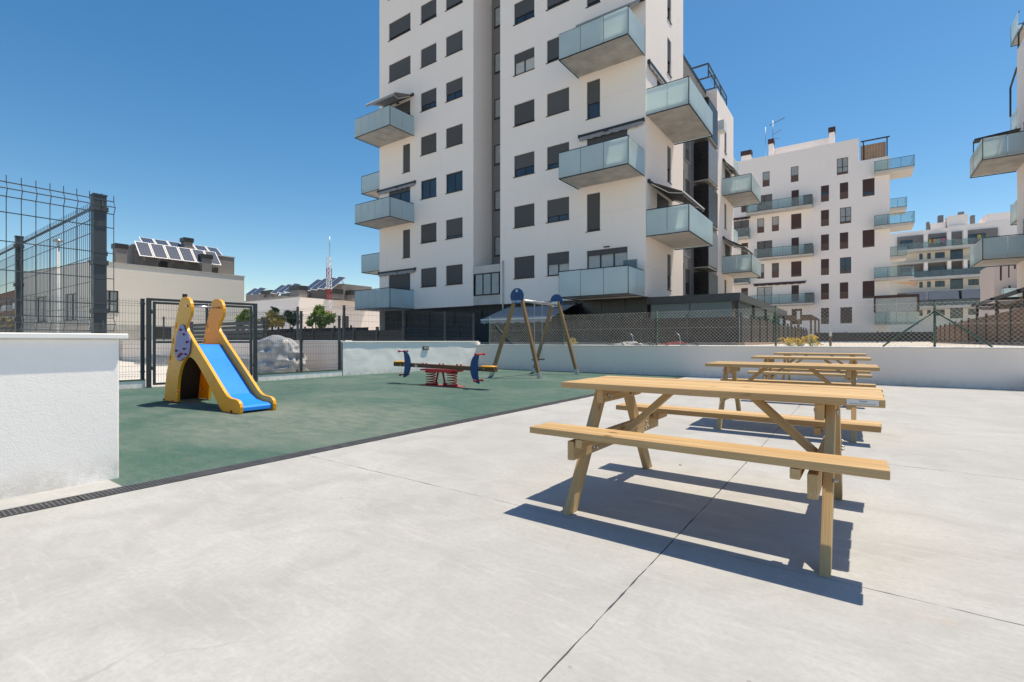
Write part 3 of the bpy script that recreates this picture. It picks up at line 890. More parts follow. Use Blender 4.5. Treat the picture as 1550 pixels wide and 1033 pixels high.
# ================================================================ swing
t = thing('swing_frame', (-8.25, 12.9, 0), 'wooden A frame swing with round blue end discs', 'swing')
XA, ZT = -8.22, 2.27
for k, (yy, f0, f1) in enumerate(((11.85, -9.17, -7.52), (14.0, -9.04, -7.45))):
    for fx_ in (f0, f1):
        s = -1 if fx_ < XA else 1
        top = (XA + s*.10 - ORG[t][0], yy - 12.9, 2.36); foot = (fx_ - ORG[t][0], yy - 12.9, .14)
        plank(t, 'leg', foot, top, .095, .095, (0,1,0), M['oak_beam'], .008)
        d = (Vector(foot) - Vector(top)).normalized(); g = MB()
        a = Vector((foot[0]+ORG[t][0], yy, .16)); g.bar(a, a + d*(.165/abs(d.z)), .108, .108, (0,1,0)); g.build('foot_shoe', M['galv'], t)
    oy = yy - .085 if k == 0 else yy - .06
    # end disc
    n = 40; zc = 2.39
    ycen = oy if k == 0 else yy + .052
    MB().prism([(XA+.235*math.cos(2*math.pi*a/n), zc+.235*math.sin(2*math.pi*a/n)) for a in range(n)],
               lambda p: (p[0], ycen, p[1]), lambda p: (p[0], ycen+.03, p[1])).build('end_disc', M['blue'], t, .004)
    disc = [o for o in t.children if o.name.startswith('end_disc')][-1]
    if k == 0:
        g = MB()
        for dx in (-.07,.07):
            for dz in (.04,-.045): g.cyl((XA+dx, ycen-.012, zc+dz), (XA+dx, ycen+.002, zc+dz), .022, 8)
        g.build('bolt_head', M['frame_dark'], disc)
        # round white emblem: ring with a swirl
        g = MB(); pts = [(XA+.034*math.cos(q*.3), ycen-.002, zc+.155+.034*math.sin(q*.3)) for q in range(0, 22)]
        g.tube(pts, .008, 4)
        g.tube([(XA+.03*math.cos(q*.3)*(1-q/26), ycen-.002, zc+.15+.03*math.sin(q*.3)*(1-q/26)) for q in range(0, 22)], .006, 4)
        g.build('emblem', M['white_paint'], disc)
        cu = bpy.data.curves.new('lettering', 'FONT'); cu.body = 'Saludes'; cu.size = .105; cu.align_x = 'CENTER'; cu.extrude = .001
        tmp = bpy.data.objects.new('lettering_tmp', cu); col.objects.link(tmp)
        dg = bpy.context.evaluated_depsgraph_get(); dg.update()
        lm = bpy.data.meshes.new_from_object(tmp.evaluated_get(dg)); bpy.data.objects.remove(tmp)
        lm.materials.clear(); lm.materials.append(M['white_paint'])
        lo = link_mesh('lettering', lm, disc, (XA-ORG[t][0], ycen-.0025-12.9, zc-.185), (math.radians(90), 0, 0))
    g = MB(); g.box(XA-.10, XA+.10, yy-.050, yy+.050, ZT-.07, ZT+.09) if k else None
    if k:
        b = MB(); b.box(XA-.11, XA+.11, yy-.058, yy-.049, ZT-.08, ZT+.10); b.build('bracket', M['galv'], t)
    else:
        b = MB(); b.box(XA-.11, XA+.11, yy+.049, yy+.058, ZT-.08, ZT+.10); b.build('bracket', M['galv'], t)
MB().cyl((XA, 11.86, ZT), (XA, 13.99, ZT), .045, 14).build('crossbar', M['galv'], t)
y1_, y2_ = 12.72, 13.17
for yy in (y1_, y2_):
    hg = MB(); hg.cyl((XA, yy-.03, ZT), (XA, yy+.03, ZT), .058, 12); hg.cyl((XA, yy, ZT-.05), (XA, yy, ZT-.12), .02, 8); hg.build('hanger', M['galv'], t)
    g = MB(); z = ZT-.12; i = 0
    link = [(.011*math.cos(a*math.pi/3), .021*math.sin(a*math.pi/3)) for a in range(7)]
    while z > .52:
        c0 = Vector((XA, yy, z-.018))
        g.tube([c0 + (Vector((p[0], 0, p[1])) if i % 2 else Vector((0, p[0], p[1]))) for p in link], .0045, 4)
        z -= .034; i += 1
    g.build('chain', M['galv'], t)
MB().box(XA-.085, XA+.085, y1_-.03, y2_+.03, .475, .515).build('swing_seat', M['black_rubber'], t, .012)
# ================================================================ building kit
def window(parent, f, u0, u1, z0, z1, shut=1.0, panes=2, frame='frame_dark', shutm='shutter', dep=.13, sill=True, glass='pane', panel=0.0, rim=False, hsplit=0.0):
    """window frame (part) > pane, shutter, sill, lower panel (sub-parts). shut = share covered by the roller shutter"""
    g = MB(); e = .055; d0, d1 = -dep, -dep+.05
    if rim: g.fbox(f, u0-.05, u1+.05, .002, .03, z1, z1+.05); g.fbox(f, u0-.05, u0, .002, .03, z0-.0, z1); g.fbox(f, u1, u1+.05, .002, .03, z0, z1); g.fbox(f, u0-.05, u1+.05, .002, .03, z0-.05, z0)
    g.fbox(f, u0, u0+e, d0, d1, z0, z1); g.fbox(f, u1-e, u1, d0, d1, z0, z1)
    g.fbox(f, u0+e, u1-e, d0, d1, z0, z0+e); g.fbox(f, u0+e, u1-e, d0, d1, z1-e, z1)
    for k in range(1, panes):
        u = u0 + (u1-u0)*k/panes; g.fbox(f, u-.04, u+.04, d0, d1-.004, z0+e, z1-e)
    if hsplit: g.fbox(f, u0+e, u1-e, d0, d1-.006, z0+hsplit-.035, z0+hsplit+.035)
    w = g.build('window', M[frame], parent)
    MB().fbox(f, u0+.01, u1-.01, d0-.02, d0+.018, z0+.01, z1-.01).build('pane', M[glass], w)
    if shut > 0:
        MB().fbox(f, u0+.02, u1-.02, d1+.003, d1+.035, max(z0+panel+.03, z1-(z1-z0-panel)*shut), z1-.005).build('shutter', M[shutm], w)
    if panel: MB().fbox(f, u0+.012, u1-.012, d1+.002, d1+.05, z0+.01, z0+panel).build('lower_panel', M['spandrel'], w)
    if sill: MB().fbox(f, u0-.06, u1+.03, -.01, .045, z0-.035, z0-.002).build('sill', M[frame], w)
    return w
def balcony(parent, f, u0, u1, out, zb, nf=3, ns=2, glass='bal_glass', hgt=1.25, slabh=.2, slabm='slab', sides=(1,1), top_rail=True, cover=True):
    s = MB().fbox(f, u0+.03, u1-.03, .004, out-.03, zb+.03, zb+slabh).build('balcony', M[slabm], parent)
    zg = zb if cover else zb+slabh+.04
    zt = zb+hgt
    for k in range(nf):
        a = u0+(u1-u0)*k/nf; b = u0+(u1-u0)*(k+1)/nf
        MB().fbox(f, a+.012, b-.012, out-.012, out+.006, zg, zt).build('glass_panel', M[glass], s)
    for use, u in zip(sides, (u0, u1)):
        if not use: continue
        for k in range(ns):
            a = .02+(out-.04)*k/ns; b = .02+(out-.04)*(k+1)/ns
            MB().fbox(f, u-.009, u+.009, a+.012, b-.012, zg, zt).build('glass_panel', M[glass], s)
    g = MB()
    if top_rail:
        g.fbox(f, u0-.015, u1+.015, out-.10, out-.06, zt+.03, zt+.07)
        for u in (u0+.06, u1-.06): g.fbox(f, u-.02, u+.02, .02, out-.101, zt+.03, zt+.07)
    for k in range(nf+1):
        u = u0+(u1-u0)*k/nf
        g.fbox(f, u-.012, u+.012, out-.05, out-.014, zg, zt+.03)
    g.fbox(f, u0-.012, u1+.012, out-.03, out+.014, zg-.05, zg-.004)
    for u in (u0, u1): g.fbox(f, u-.014, u+.014, .02, out-.031, zg-.05, zg-.004)
    g.build('rail', M['frame_dark'], s)
    return s
def awning(parent, f, u0, u1, z, out=0.0, drop=.5, mat='awning_grey'):
    g = MB(); g.fbox(f, u0, u1, .004, .13, z, z+.13); g.fbox(f, u0-.03, u0, .004, .15, z-.03, z+.16); g.fbox(f, u1, u1+.03, .004, .15, z-.03, z+.16)
    a = g.build('awning', M['frame_dark'], parent)
    c = MB()
    if out > 0:
        c.hexa([fp(f,u0+.03,.10,z+.03), fp(f,u1-.03,.10,z+.03), fp(f,u1-.03,out,z-drop), fp(f,u0+.03,out,z-drop),
                fp(f,u0+.03,.10,z+.045), fp(f,u1-.03,.10,z+.045), fp(f,u1-.03,out,z-drop+.015), fp(f,u0+.03,out,z-drop+.015)])
    n = 28
    for k in range(n):
        ua = u0+.03+(u1-u0-.06)*k/n; ub = u0+.03+(u1-u0-.06)*(k+1)/n
        zz = z-drop if out > 0 else z; dd = out if out > 0 else .115
        dp = .20+.03*math.sin(k*1.6)
        c.quad(fp(f,ua,dd,zz+.01), fp(f,ub,dd,zz+.01), fp(f,ub,dd+.006,zz-dp), fp(f,ua,dd+.006,zz-dp))
    c.build('fabric', M[mat], a)
    if out > 0:
        r = MB()
        for u in (u0+.25, u1-.25):
            r.bar(fp(f,u,.10,z-.02), fp(f,u+(.4 if u < (u0+u1)/2 else -.4),out*.5,z-drop*.5-.12), .04); r.bar(fp(f,u+(.4 if u < (u0+u1)/2 else -.4),out*.5,z-drop*.5-.12), fp(f,u,out-.03,z-drop-.02), .035)
        r.fbox(f, u0+.02, u1-.02, out-.03, out+.02, z-drop-.03, z-drop+.03)
        r.build('arms', M['white_paint'], a)
    return a

# ================================================================ the tower
YT, XT0, XT1 = 23.7, -28.92, -8.72
fh, zf = 3.01, 3.30
FL = lambda k: zf + fh*k
tw = thing('apartment_tower', (-18, 27, .9), 'tall white apartment tower with dark shutters and teal glass balconies', 'building')
ff = fr((0, YT), (1, 0), (0, -1)); fs = fr((XT1, 0), (0, 1), (1, 0)); fl = fr((XT0, 0), (0, 1), (-1, 0))
ZTOP = FL(10) + .9
NF = 10
B_, C_, D_, E_ = (-24.6,-23.12), (-22.25,-20.8), (-16.75,-15.32), (-14.47,-13.05)
rowz = lambda k: (FL(k)+1.45, FL(k)+2.72)
ops_l, ops_r, wins = [], [], []
sh_B = [.93,.92,0,1,.68,1,.82,.9,1,.5]; sh_C = [.95,.85,0,1,.62,.93,.85,1,.6,1]
sh_D = [.97,1,.62,.92,.42,.66,.9,1,.5,1]; sh_E = [.52,.74,.78,1,.88,.85,1,.9,.7,1]
for k in range(NF):
    z0, z1 = rowz(k)
    for cc, sh in ((B_, sh_B), (C_, sh_C)): ops_l.append((*cc, z0, z1)); wins.append((ff, *cc, z0, z1, sh[k], 2, 'pane'))
    for cc, sh in ((D_, sh_D), (E_, sh_E)):
        ops_r.append((*cc, z0, z1))
        wins.append((ff, *cc, z0, z1, sh[k], 2, 'curtain' if (k, cc) in ((4, D_), (0, E_)) else 'pane'))
    bal = k in (0, 2, 4)
    # left bay
    if bal:
        o = (-27.9,-25.65, FL(k)+.22, FL(k)+2.60); ops_l.append(o); wins.append((ff, *o, {0:.97,2:.12,4:.35}[k], 2, 'pane'))
    elif k in (1, 3):
        o = (-26.4,-25.67, FL(k)+.62, FL(k)+2.60); ops_l.append(o); wins.append((ff, *o, 1.0, 1, 'pane'))
    else:
        o = (-27.88,-25.62, z0-.0, z1); ops_l.append(o); wins.append((ff, *o, 1.0 if k == 5 else .85, 2, 'pane'))
    # right bay
    if bal or k >= 6:
        o = (-11.97,-9.68, FL(k)+.22, FL(k)+2.60); ops_r.append(o); wins.append((ff, *o, {0:.12,2:.28,4:.5}.get(k, .6), 3, 'curtain' if k == 0 else 'pane'))
    else:
        o = (-11.97,-11.2, FL(k)+.62, FL(k)+2.62); ops_r.append(o); wins.append((ff, *o, {1:.95,3:.6}.get(k, .9), 1, 'pane'))
XS0, XS1, YR = -19.90, -17.78, 25.6
g = MB()
g.holes(ff, XT0, XS0, zf, ZTOP, ops_l); g.holes(ff, XS1, XT1, zf, ZTOP, ops_r)
# right flank
ops_s = []
for k in range(NF):
    if k in (1, 3):
        o = (25.35, 27.4, FL(k)+.22, FL(k)+2.60); ops_s.append(o); wins.append((fs, *o, .3, 2, 'pane'))
        o = (27.65, 28.05, FL(k)+.62, FL(k)+2.6)
    else:
        o = (27.05, 27.72, FL(k)+.62, FL(k)+2.62); ops_s.append(o); wins.append((fs, *o, 0.6, 1, 'pane'))
g.holes(fs, YT, 30.0, zf, ZTOP, ops_s)
# recess between the two blocks
for x, s in ((XS0, 1), (XS1, -1)): g.quad((x, YT, FL(0)+2.45 if s > 0 else zf), (x, YR, FL(0)+2.45 if s > 0 else zf), (x, YR, ZTOP), (x, YT, ZTOP))
g.quad((XT0, YT, .85), (XT0, 30, .85), (XT0, 30, ZTOP), (XT0, YT, ZTOP))
g.quad((XT0, 30, .85), (XT1, 30, .85), (XT1, 30, ZTOP), (XT0, 30, ZTOP))
g.quad((XT0, YT, ZTOP), (XS0, YT, ZTOP), (XS0, 30, ZTOP), (XT0, 30, ZTOP)); g.quad((XS1, YT, ZTOP), (XT1, YT, ZTOP), (XT1, 30, ZTOP), (XS1, 30, ZTOP)); g.quad((XS0, YR, ZTOP), (XS1, YR, ZTOP), (XS1, 30, ZTOP), (XS0, 30, ZTOP))
g.quad((XT0, YT, zf), (XT1, YT, zf), (XT1, 30, zf), (XT0, 30, zf))
g.build('wall', M['tower_render'], tw)
for w in wins: window(tw, *w[:5], shut=w[5], panes=w[6], glass=w[7])
# stair slot with brown panels and small windows
fslot = fr((0, YR), (1, 0), (0, -1))
MB().fbox(fslot, XS0, XS1, -.2, -.02, zf, ZTOP-.02).build('slot_panel', M['grey_render'], tw)
for k in range(1, NF):
    window(tw, fslot, -19.65, -18.35, FL(k)+.35, FL(k)+1.62, 0, 2, glass='pane_light', dep=.0, sill=True)
g = MB(); g.fbox(ff, XS0+.01, XS1-.01, -1.8, .06, FL(0)+1.98, FL(0)+2.44); g.fbox(ff, XS0+.005, XS1-.005, -1.8, .012, FL(0)+.02, FL(0)+.62)
g.build('porch_canopy', M['slab_light'], tw)
window(tw, ff, XS0+.12, XS1-.06, FL(0)+.63, FL(0)+1.97, 0, 3, glass='pane_light', dep=.04)
MB().cyl((XS1+.25, YT-.06, .9), (XS1+.25, YT-.06, FL(0)+2.6), .05, 8).build('rain_pipe', M['slab_light'], tw)
# balconies of the tower
for k in (0, 2, 4):
    balcony(tw, ff, -28.9, -25.25, 2.18, FL(k), 5, 2, slabm='slab' if k else 'slab')
    balcony(tw, ff, -12.46, -8.78, 2.14, FL(k), 3, 2)
for k in (1, 3):
    b = balcony(tw, fs, 23.72, 28.17, 2.12, FL(k), 3, 2, slabm='slab_light' if k == 1 else 'slab')
    balcony(tw, fl, 23.72, 28.17, 2.12, FL(k), 3, 2)
awning(tw, ff, -28.3, -25.3, FL(4)+2.78, 1.7, .45, 'awning_grey')
for k in (0, 2): awning(tw, ff, -29.0 if k == 2 else -28.9, -25.1, FL(k)+2.70, 0)
awning(tw, ff, -12.4, -8.8, FL(2)+2.72, 0); awning(tw, ff, -12.4, -8.8, FL(4)+2.72, .5, .14)
awning(tw, fs, 23.95, 27.9, FL(3)+2.70, 0); awning(tw, fs, 23.95, 27.9, FL(1)+2.72, 1.75, .75, 'awning_dark')
g = MB()
for k in (0, 2, 4):
    g.fbox(ff, -10.95, -10.65, .002, .12, FL(k)+2.66, FL(k)+2.71); g.fbox(ff, -27.0, -26.75, .002, .12, FL(k)+2.63, FL(k)+2.68)
g.build('wall_light', M['frame_dark'], tw)
# divider and furniture seen on the lowest balcony
MB().fbox(ff, -9.55, -8.85, .8, .86, FL(0)+.2, FL(0)+1.75).build('balcony_screen', M['bal_glass_smoke'], tw)
# ground floor clad in black tiles
fg0 = fr((0, YT+.35), (1, 0), (0, -1))
MB().fbox(fg0, XT0+.2, XT1-.02, -.3, -.02, .85, zf-.01).build('plinth', M['tar'], tw)
tile = {}
x = -13.9
cols_ = []
while x < XT1-.1:
    cols_.append((x, min(x+1.32, XT1-.03))); x += 1.34
for a, b in cols_:
    for z0, z1 in ((.87, 1.63), (1.645, 2.42), (2.435, zf-.02)):
        MB().fbox(fr((0, YT+.33), (1,0), (0,-1)), a, b, 0, .05, z0, z1).build('tile', M['tile_black'], tw)
for a in (-28.4, -26.1, -23.8, -21.5, -19.2, -16.9):
    window(tw, fg0, a, a+2.0, .95, 3.0, 0, 2, dep=-.03, sill=False, glass='tar')
# shop style awning over the ground floor terrace
awning(tw, ff, -17.2, -12.6, 3.02, 2.6, .78, 'awning_grey')
# lower wing behind: grey recessed part and white end block
XR = -9.5; YW0, YW1, YW2 = 30.0, 38.5, 44.3; ZW = 19.85
fw_ = fr((XR, 0), (0, 1), (1, 0)); fe = fr((XT1, 0), (0, 1), (1, 0))
g = MB(); ops = []
for k in range(5):
    z0, z1 = FL(k)+.95, FL(k)+2.6
    ops.append((33.2, 34.3, z0, z1))
g.holes(fw_, YW0, YW1, .85, ZW, ops); g.quad((XR, YW0, ZW), (XR, YW1, ZW), (-20, YW1, ZW), (-20, YW0, ZW)); g.quad((-20,YW0,.85),(-20,YW2,.85),(-20,YW2,ZW),(-20,YW0,ZW))
g.build('wing_wall', M['grey_render'], tw)
for o in ops: window(tw, fw_, *o, shut=.55, panes=1)
for k in range(0, 5):
    # sliding louvre screens: frame plus tilted slats
    if k % 2 == 0: ua, ub, d = 30.35, 32.3, .12
    else: ua, ub, d = 30.25, 32.1, .55
    g = MB(); z0, z1 = FL(k)+.1, FL(k)+2.85
    g.fbox(fw_, ua, ua+.06, d, d+.07, z0, z1); g.fbox(fw_, ub-.06, ub, d, d+.07, z0, z1); g.fbox(fw_, ua, ub, d, d+.07, z0-.06, z0); g.fbox(fw_, ua, ub, d, d+.07, z1, z1+.06)
    n = 24
    for i in range(n):
        z = z0+(z1-z0)*i/n
        g.hexa([fp(fw_,ua+.06,d,z+.05), fp(fw_,ub-.06,d,z+.05), fp(fw_,ub-.06,d+.06,z), fp(fw_,ua+.06,d+.06,z),
                fp(fw_,ua+.06,d,z+.062), fp(fw_,ub-.06,d,z+.062), fp(fw_,ub-.06,d+.06,z+.012), fp(fw_,ua+.06,d+.06,z+.012)])
    g.build('louvre_screen', M['louver'], tw)
    # dark box bay next to the end block
    g = MB(); g.fbox(fw_, 35.2, 37.9, .004, .95, FL(k)-.1, FL(k)+2.55); g.build('bay_box', M['tile_black'], tw)
    MB().fbox(fw_, 35.25, 37.85, .955, .99, FL(k)+.0, FL(k)+2.5).build('bay_screen', M['louver' if k % 2 else 'metal_dark'], tw)
    MB().fbox(fw_, 35.15, 37.95, .004, 1.0, FL(k)-.17, FL(k)-.105).build('bay_slab', M['slab'], tw)
g = MB(); ops = []; ws = []
for k in range(5):
    if k in (1, 3): o = (41.2, 43.2, FL(k)+.22, FL(k)+2.5); ops.append(o); ws.append((o, .35, 2)); 
    else: o = (41.0, 41.7, FL(k)+.62, FL(k)+2.6); ops.append(o); ws.append((o, .9, 1))
g.holes(fe, YW1, YW2, .85, ZW, ops); g.quad((XR-.3, YW1, .85), (XT1, YW1, .85), (XT1, YW1, ZW), (XR-.3, YW1, ZW)); g.quad((XT1, YW1, ZW), (XT1, YW2, ZW), (-20, YW2, ZW), (-20, YW1, ZW)); g.quad((XT1, YW2, .85), (-20, YW2, .85), (-20, YW2, ZW), (XT1, YW2, ZW))
g.build('end_block', M['tower_render'], tw)
for o, s, p in ws: window(tw, fe, *o, shut=s, panes=p)
for k in (1, 3): 
    balcony(tw, fe, 40.2, 44.3, 2.08, FL(k), 3, 2, slabm='slab_light' if k == 1 else 'slab')
    awning(tw, fe, 40.3, 43.9, FL(k)+2.7, 1.6 if k == 1 else .9, .8, 'awning_dark' if k == 1 else 'awning_grey')
fn = fr((0, YW2), (1, 0), (0, 1))
for k in (0, 2, 4): balcony(tw, fn, -11.5, -8.75, 2.0, FL(k), 2, 2)
# roof parapet rail and pergola on the wing
g = MB()
for y in (36.4, 38.3, 40.2, 42.2): g.bar((XT1-.1, y, ZW), (XT1-.1, y, ZW+.95), .07)
for z in (.5, .95): g.bar((XT1-.1, 36.4, ZW+z), (XT1-.1, 42.2, ZW+z), .07)
for y in (36.4, 38.3, 40.2): g.bar((XT1-.1, y, ZW+.95), (XT1-2.6, y, ZW+.95), .09)
g.bar((XT1-2.6, 36.4, ZW+.95), (XT1-2.6, 40.2, ZW+.95), .09); g.bar((XT1-2.6, 36.4, ZW), (XT1-2.6, 36.4, ZW+.95), .09)
g.build('roof_pergola', M['frame_dark'], tw)
MB().box(XT1-.12, XT1-.1, 36.5, 42.1, ZW+.05, ZW+.9).build('roof_glass', M['bal_glass_clear'], tw)
MB().box(XR-.2, XR+.03, 30.02, YW1-.02, ZW-.12, ZW+.06).build('parapet', M['frame_dark'], tw)
g = MB(); g.box(XT1+.005, XT1+.45, 38.7, 39.6, FL(4)+1.5, FL(4)+2.2); g.build('air_conditioner', M['white_paint'], tw)

# ================================================================ ground floor pergola and screen fences of the tower
t = thing('tower_pergola', (-6.3, 30, .9), 'dark flat pergola roof over glazed terrace at the foot of the tower', 'pergola')
MB().box(-8.6, -4.5, 23.75, 41, 2.95, 3.2).build('roof', M['frame_dark'], t)
g = MB(); g.box(-8.65, -4.45, 23.68, 23.74, 2.88, 3.24); g.box(-4.45, -4.39, 23.68, 41, 2.88, 3.24); g.build('fascia', M['metal_dark'], t)
for y in (23.85, 28, 32, 36, 40.5): MB().box(-4.62, -4.48, y, y+.14, .9, 2.95).build('post', M['frame_dark'], t)
for y in (24.05, 28.2, 32.2, 36.2): MB().box(-4.57, -4.55, y, y+3.7, 1.0, 2.9).build('glass_sheet', M['bal_glass_clear'], t)
for x in (-8.5, -6.6): MB().box(x, x+1.85, 23.86, 23.88, 1.0, 2.9).build('glass_sheet', M['bal_glass_smoke'], t)
t = thing('wooden_pergola', (-3.6, 46, .9), 'brown slatted pergola roof beyond the dark tower pergola', 'pergola')
for k in range(16): MB().box(-5.2, -2.9, 41.4+k*.55, 41.55+k*.55, 2.86, 2.98).build('slat', M['timber_deck'], t)
for y in (41.4, 45.5, 49.6):
    for x in (-5.1, -3.0): MB().box(x, x+.12, y, y+.12, .9, 2.86).build('post', M['timber_deck'], t)

def screen_fence(label, f, u0, u1, zt, zt1, mat, step, kerb=True, grp=None):
    t = thing('screen_fence', fp(f, (u0+u1)/2, 0, .9), label, 'fence')
    n = max(1, int(round((u1-u0)/step)))
    for k in range(n):
        a = u0+(u1-u0)*k/n; b = u0+(u1-u0)*(k+1)/n; w = .04
        z = zt+(zt1-zt)*(k+.5)/n
        MB().fbox(f, a+w, b-w, -.03, .0, 1.02, z-.04+random.uniform(-.02,.02)).build('panel', M[mat], t)
        g = MB(); g.fbox(f, a-w, a+w, -.05, .05, .9, z+.1); g.build('post', M['frame_dark'], t)
    if kerb:
        MB().fbox(f, u0-.1, u1+.1, -.12, .14, .86, 1.01).build('base_kerb', M['pink_kerb'], t)
    return t
screen_fence('dark brown screen fence in front of the tower ground floor', fr((0, 21.2), (1,0), (0,-1)), -14.0, -4.0, 2.1, 2.1, 'screen_brown', 2.0)
screen_fence('dark grey screen fence under the tower awning', fr((0, 21.4), (1,0), (0,-1)), -24.0, -14.2, 2.0, 2.0, 'screen_dark', 2.4)
screen_fence('brown screen fence running beside the tower pergola to the white block', fr((-3.9, 0), (0,1), (1,0)), 21.3, 52.0, 2.1, 2.1, 'screen_brown', 2.2)
screen_fence('tan screen fence with black posts under the tan awning', fr((5.5, 0), (0,1), (-1,0)), 23.0, 60, 2.55, 2.3, 'screen_tan', 2.6)
screen_fence('dark screen fence across the path end before the white block', fr((0, 62.0), (1,0), (0,-1)), -3.9, 12, 2.0, 2.0, 'screen_dark', 2.5, False)
t = thing('tan_pergola', (7.3, 34, .9), 'dark framed pergola with sagging tan sunshade cloth', 'pergola')
g = MB()
for y in (26, 31, 36.5, 42): 
    for x in (5.9, 8.6): g.box(x, x+.12, y, y+.12, .9, 3.25)
    g.box(5.7, 8.9, y, y+.1, 3.25, 3.4)
g.box(5.8, 5.92, 25.5, 42.4, 3.25, 3.42); g.build('frame', M['frame_dark'], t)
for y0, y1 in ((26.1, 31), (31.1, 36.5), (36.6, 42)):
    g = MB(); n = 12
    for i in range(n):
        a, b = i/n, (i+1)/n; s = lambda q: 3.2-.32*(1-(2*q-1)**2)
        g.quad((5.95, y0+(y1-y0)*a, s(a)), (8.55, y0+(y1-y0)*a, s(a)+.1), (8.55, y0+(y1-y0)*b, s(b)+.1), (5.95, y0+(y1-y0)*b, s(b)), smooth=True)
    g.build('shade_cloth', M['awning_tan'], t)

# ================================================================ white block with brown shutters at the end of the path
Y2 = 71.5; f2 = fr((0, Y2), (1, 0), (0, -1))
b2 = thing('white_block', (-5, 76, .9), 'white apartment block with brown shutters and corner balconies', 'building')
U = lambda z: on_y(1090+z/4.697, 300, Y2)[0]
X20, X21 = -16.0, U(1207); XSTEP = U(985)
zr = lambda k: 20.25-3.02*k
ops = []; ws = []
def w2(a, b, k, h=1.95, shut=.62, panes=1, panel=.72, glass='pane', hs=0.0):
    o = (U(a), U(b), zr(k)-h, zr(k)); ops.append(o); ws.append((o, shut, panes, panel, glass, hs))
for k in range(0, 6): w2(717, 774, k, 1.98, .95 if k not in (0,) else .7, 1, .85)
for k in (0, 2, 4): w2(851, 911, k, 1.98, 1.0, 1, .85)
for k in (1, 3): w2(852, 932, k, 1.95, 0, 2, .28, 'pane_light' if k == 1 else 'pane', .85)
w2(855, 938, 5, 1.95, .92, 1, .0)
for k in (0, 2, 4): w2(1013, 1098, k, 2.05, .82 if k == 0 else .97, 1, .2)
w2(830, 910, -1, 2.0, 0, 2, .3, 'pane_light', .9); w2(302, 352, -1, 1.95, 0, 1, .85, 'pane_light'); w2(503, 557, -1, 1.95, 0, 1, .85, 'pane_light')
for k in (1, 3): 
    w2(264, 313, k, 1.9, 0, 1, .8, 'pane_light'); w2(368, 418, k, 1.9, 0, 1, .8, 'pane_light' if k == 1 else 'pane'); w2(505, 578, k, 1.95, .95, 1, .22)
w2(372, 424, 5, 1.9, .9, 1, 0); w2(508, 582, 5, 1.95, .93, 1, 0)
for k in (0, 2, 4):
    w2(262, 370, k, 2.35, 0, 2, 0, 'pane' if k < 4 else 'curtain'); w2(507, 560, k, 2.1, .6 if k == 0 else .97, 1, 0); w2(150, 198, k, 1.9, .4, 1, .8)
ZR2 = 1.07 + (CY-208.7)/F * 58.2
g = MB(); g.holes(f2, X20, XSTEP, .85, ZR2, [o for o in ops if o[1] < XSTEP]); 
ZL2 = ZR2 - 2.75
g.holes(f2, XSTEP, X21, .85, ZL2, [o for o in ops if o[0] > XSTEP])
g.quad((XSTEP, Y2, ZL2), (XSTEP, Y2+12, ZL2), (XSTEP, Y2+12, ZR2), (XSTEP, Y2, ZR2)); g.quad((X21, Y2, .85), (X21, Y2+12, .85), (X21, Y2+12, ZL2), (X21, Y2, ZL2))
g.quad((X20, Y2, ZR2), (XSTEP, Y2, ZR2), (XSTEP, Y2+12, ZR2), (X20, Y2+12, ZR2)); g.quad((XSTEP, Y2, ZL2), (X21, Y2, ZL2), (X21, Y2+12, ZL2), (XSTEP, Y2+12, ZL2)); g.quad((X20, Y2, .85), (X20, Y2+12, .85), (X20, Y2+12, ZR2), (X20, Y2, ZR2))
g.build('wall', M['white_render'], b2)
for o, s, p, pl, gl, hs in ws: window(b2, f2, *o, shut=s, panes=p, frame='frame_brown', shutm='shut_brown', panel=pl, glass=gl, sill=False, dep=.1, hsplit=hs)
for k, (a, b) in ((0, (200, 662)), (2, (258, 666)), (4, (205, 672))):
    s = balcony(b2, f2, U(a), U(b), 1.5, zr(k)-2.62, 4, 1, 'bal_glass_clear', 1.35, .24, 'slab_light', cover=False)
    MB().fbox(f2, U(b)-.95, U(b)-.05, .3, 1.35, zr(k)-2.35, zr(k)-1.15).build('storage_box', M['frame_brown'], s)
for k in (1, 3): balcony(b2, f2, X20, U(215), 1.5, zr(k)-2.62, 3, 1, 'bal_glass_clear', 1.35, .24, 'slab_light', cover=False)
for k in (1, 3): window(b2, f2, U(100), U(205), zr(k)-2.3, zr(k)+.02, 0, 2, frame='frame_brown', sill=False, dep=-.02)
awning(b2, f2, U(240), U(608), zr(4)+.35, 0, .4, 'shut_brown'); awning(b2, f2, X20, U(215), zr(1)+.35, 0, .4, 'shut_brown')
# corner balconies at the right end
for k in (-1, 1, 3):
    balcony(b2, fr((0, Y2+2.6), (1,0), (0,-1)), X21-1.45, X21+2.15, 3.6, zr(k)-3.15+(.25 if k < 0 else 0), 3, 2, 'bal_glass_clear', 1.45, .34, 'slab_light', cover=False)
balcony(b2, fr((0, Y2+9), (1,0), (0,-1)), X21+.1, X21+1.9, 3.0, zr(0)-2.9, 2, 2, 'bal_glass_clear', 1.5, .4, 'slab_light', cover=False)
balcony(b2, fr((0, Y2+9), (1,0), (0,-1)), X21+.1, X21+1.9, 3.0, zr(2)-2.9, 2, 2, 'bal_glass_clear', 1.5, .4, 'slab_light', cover=False)
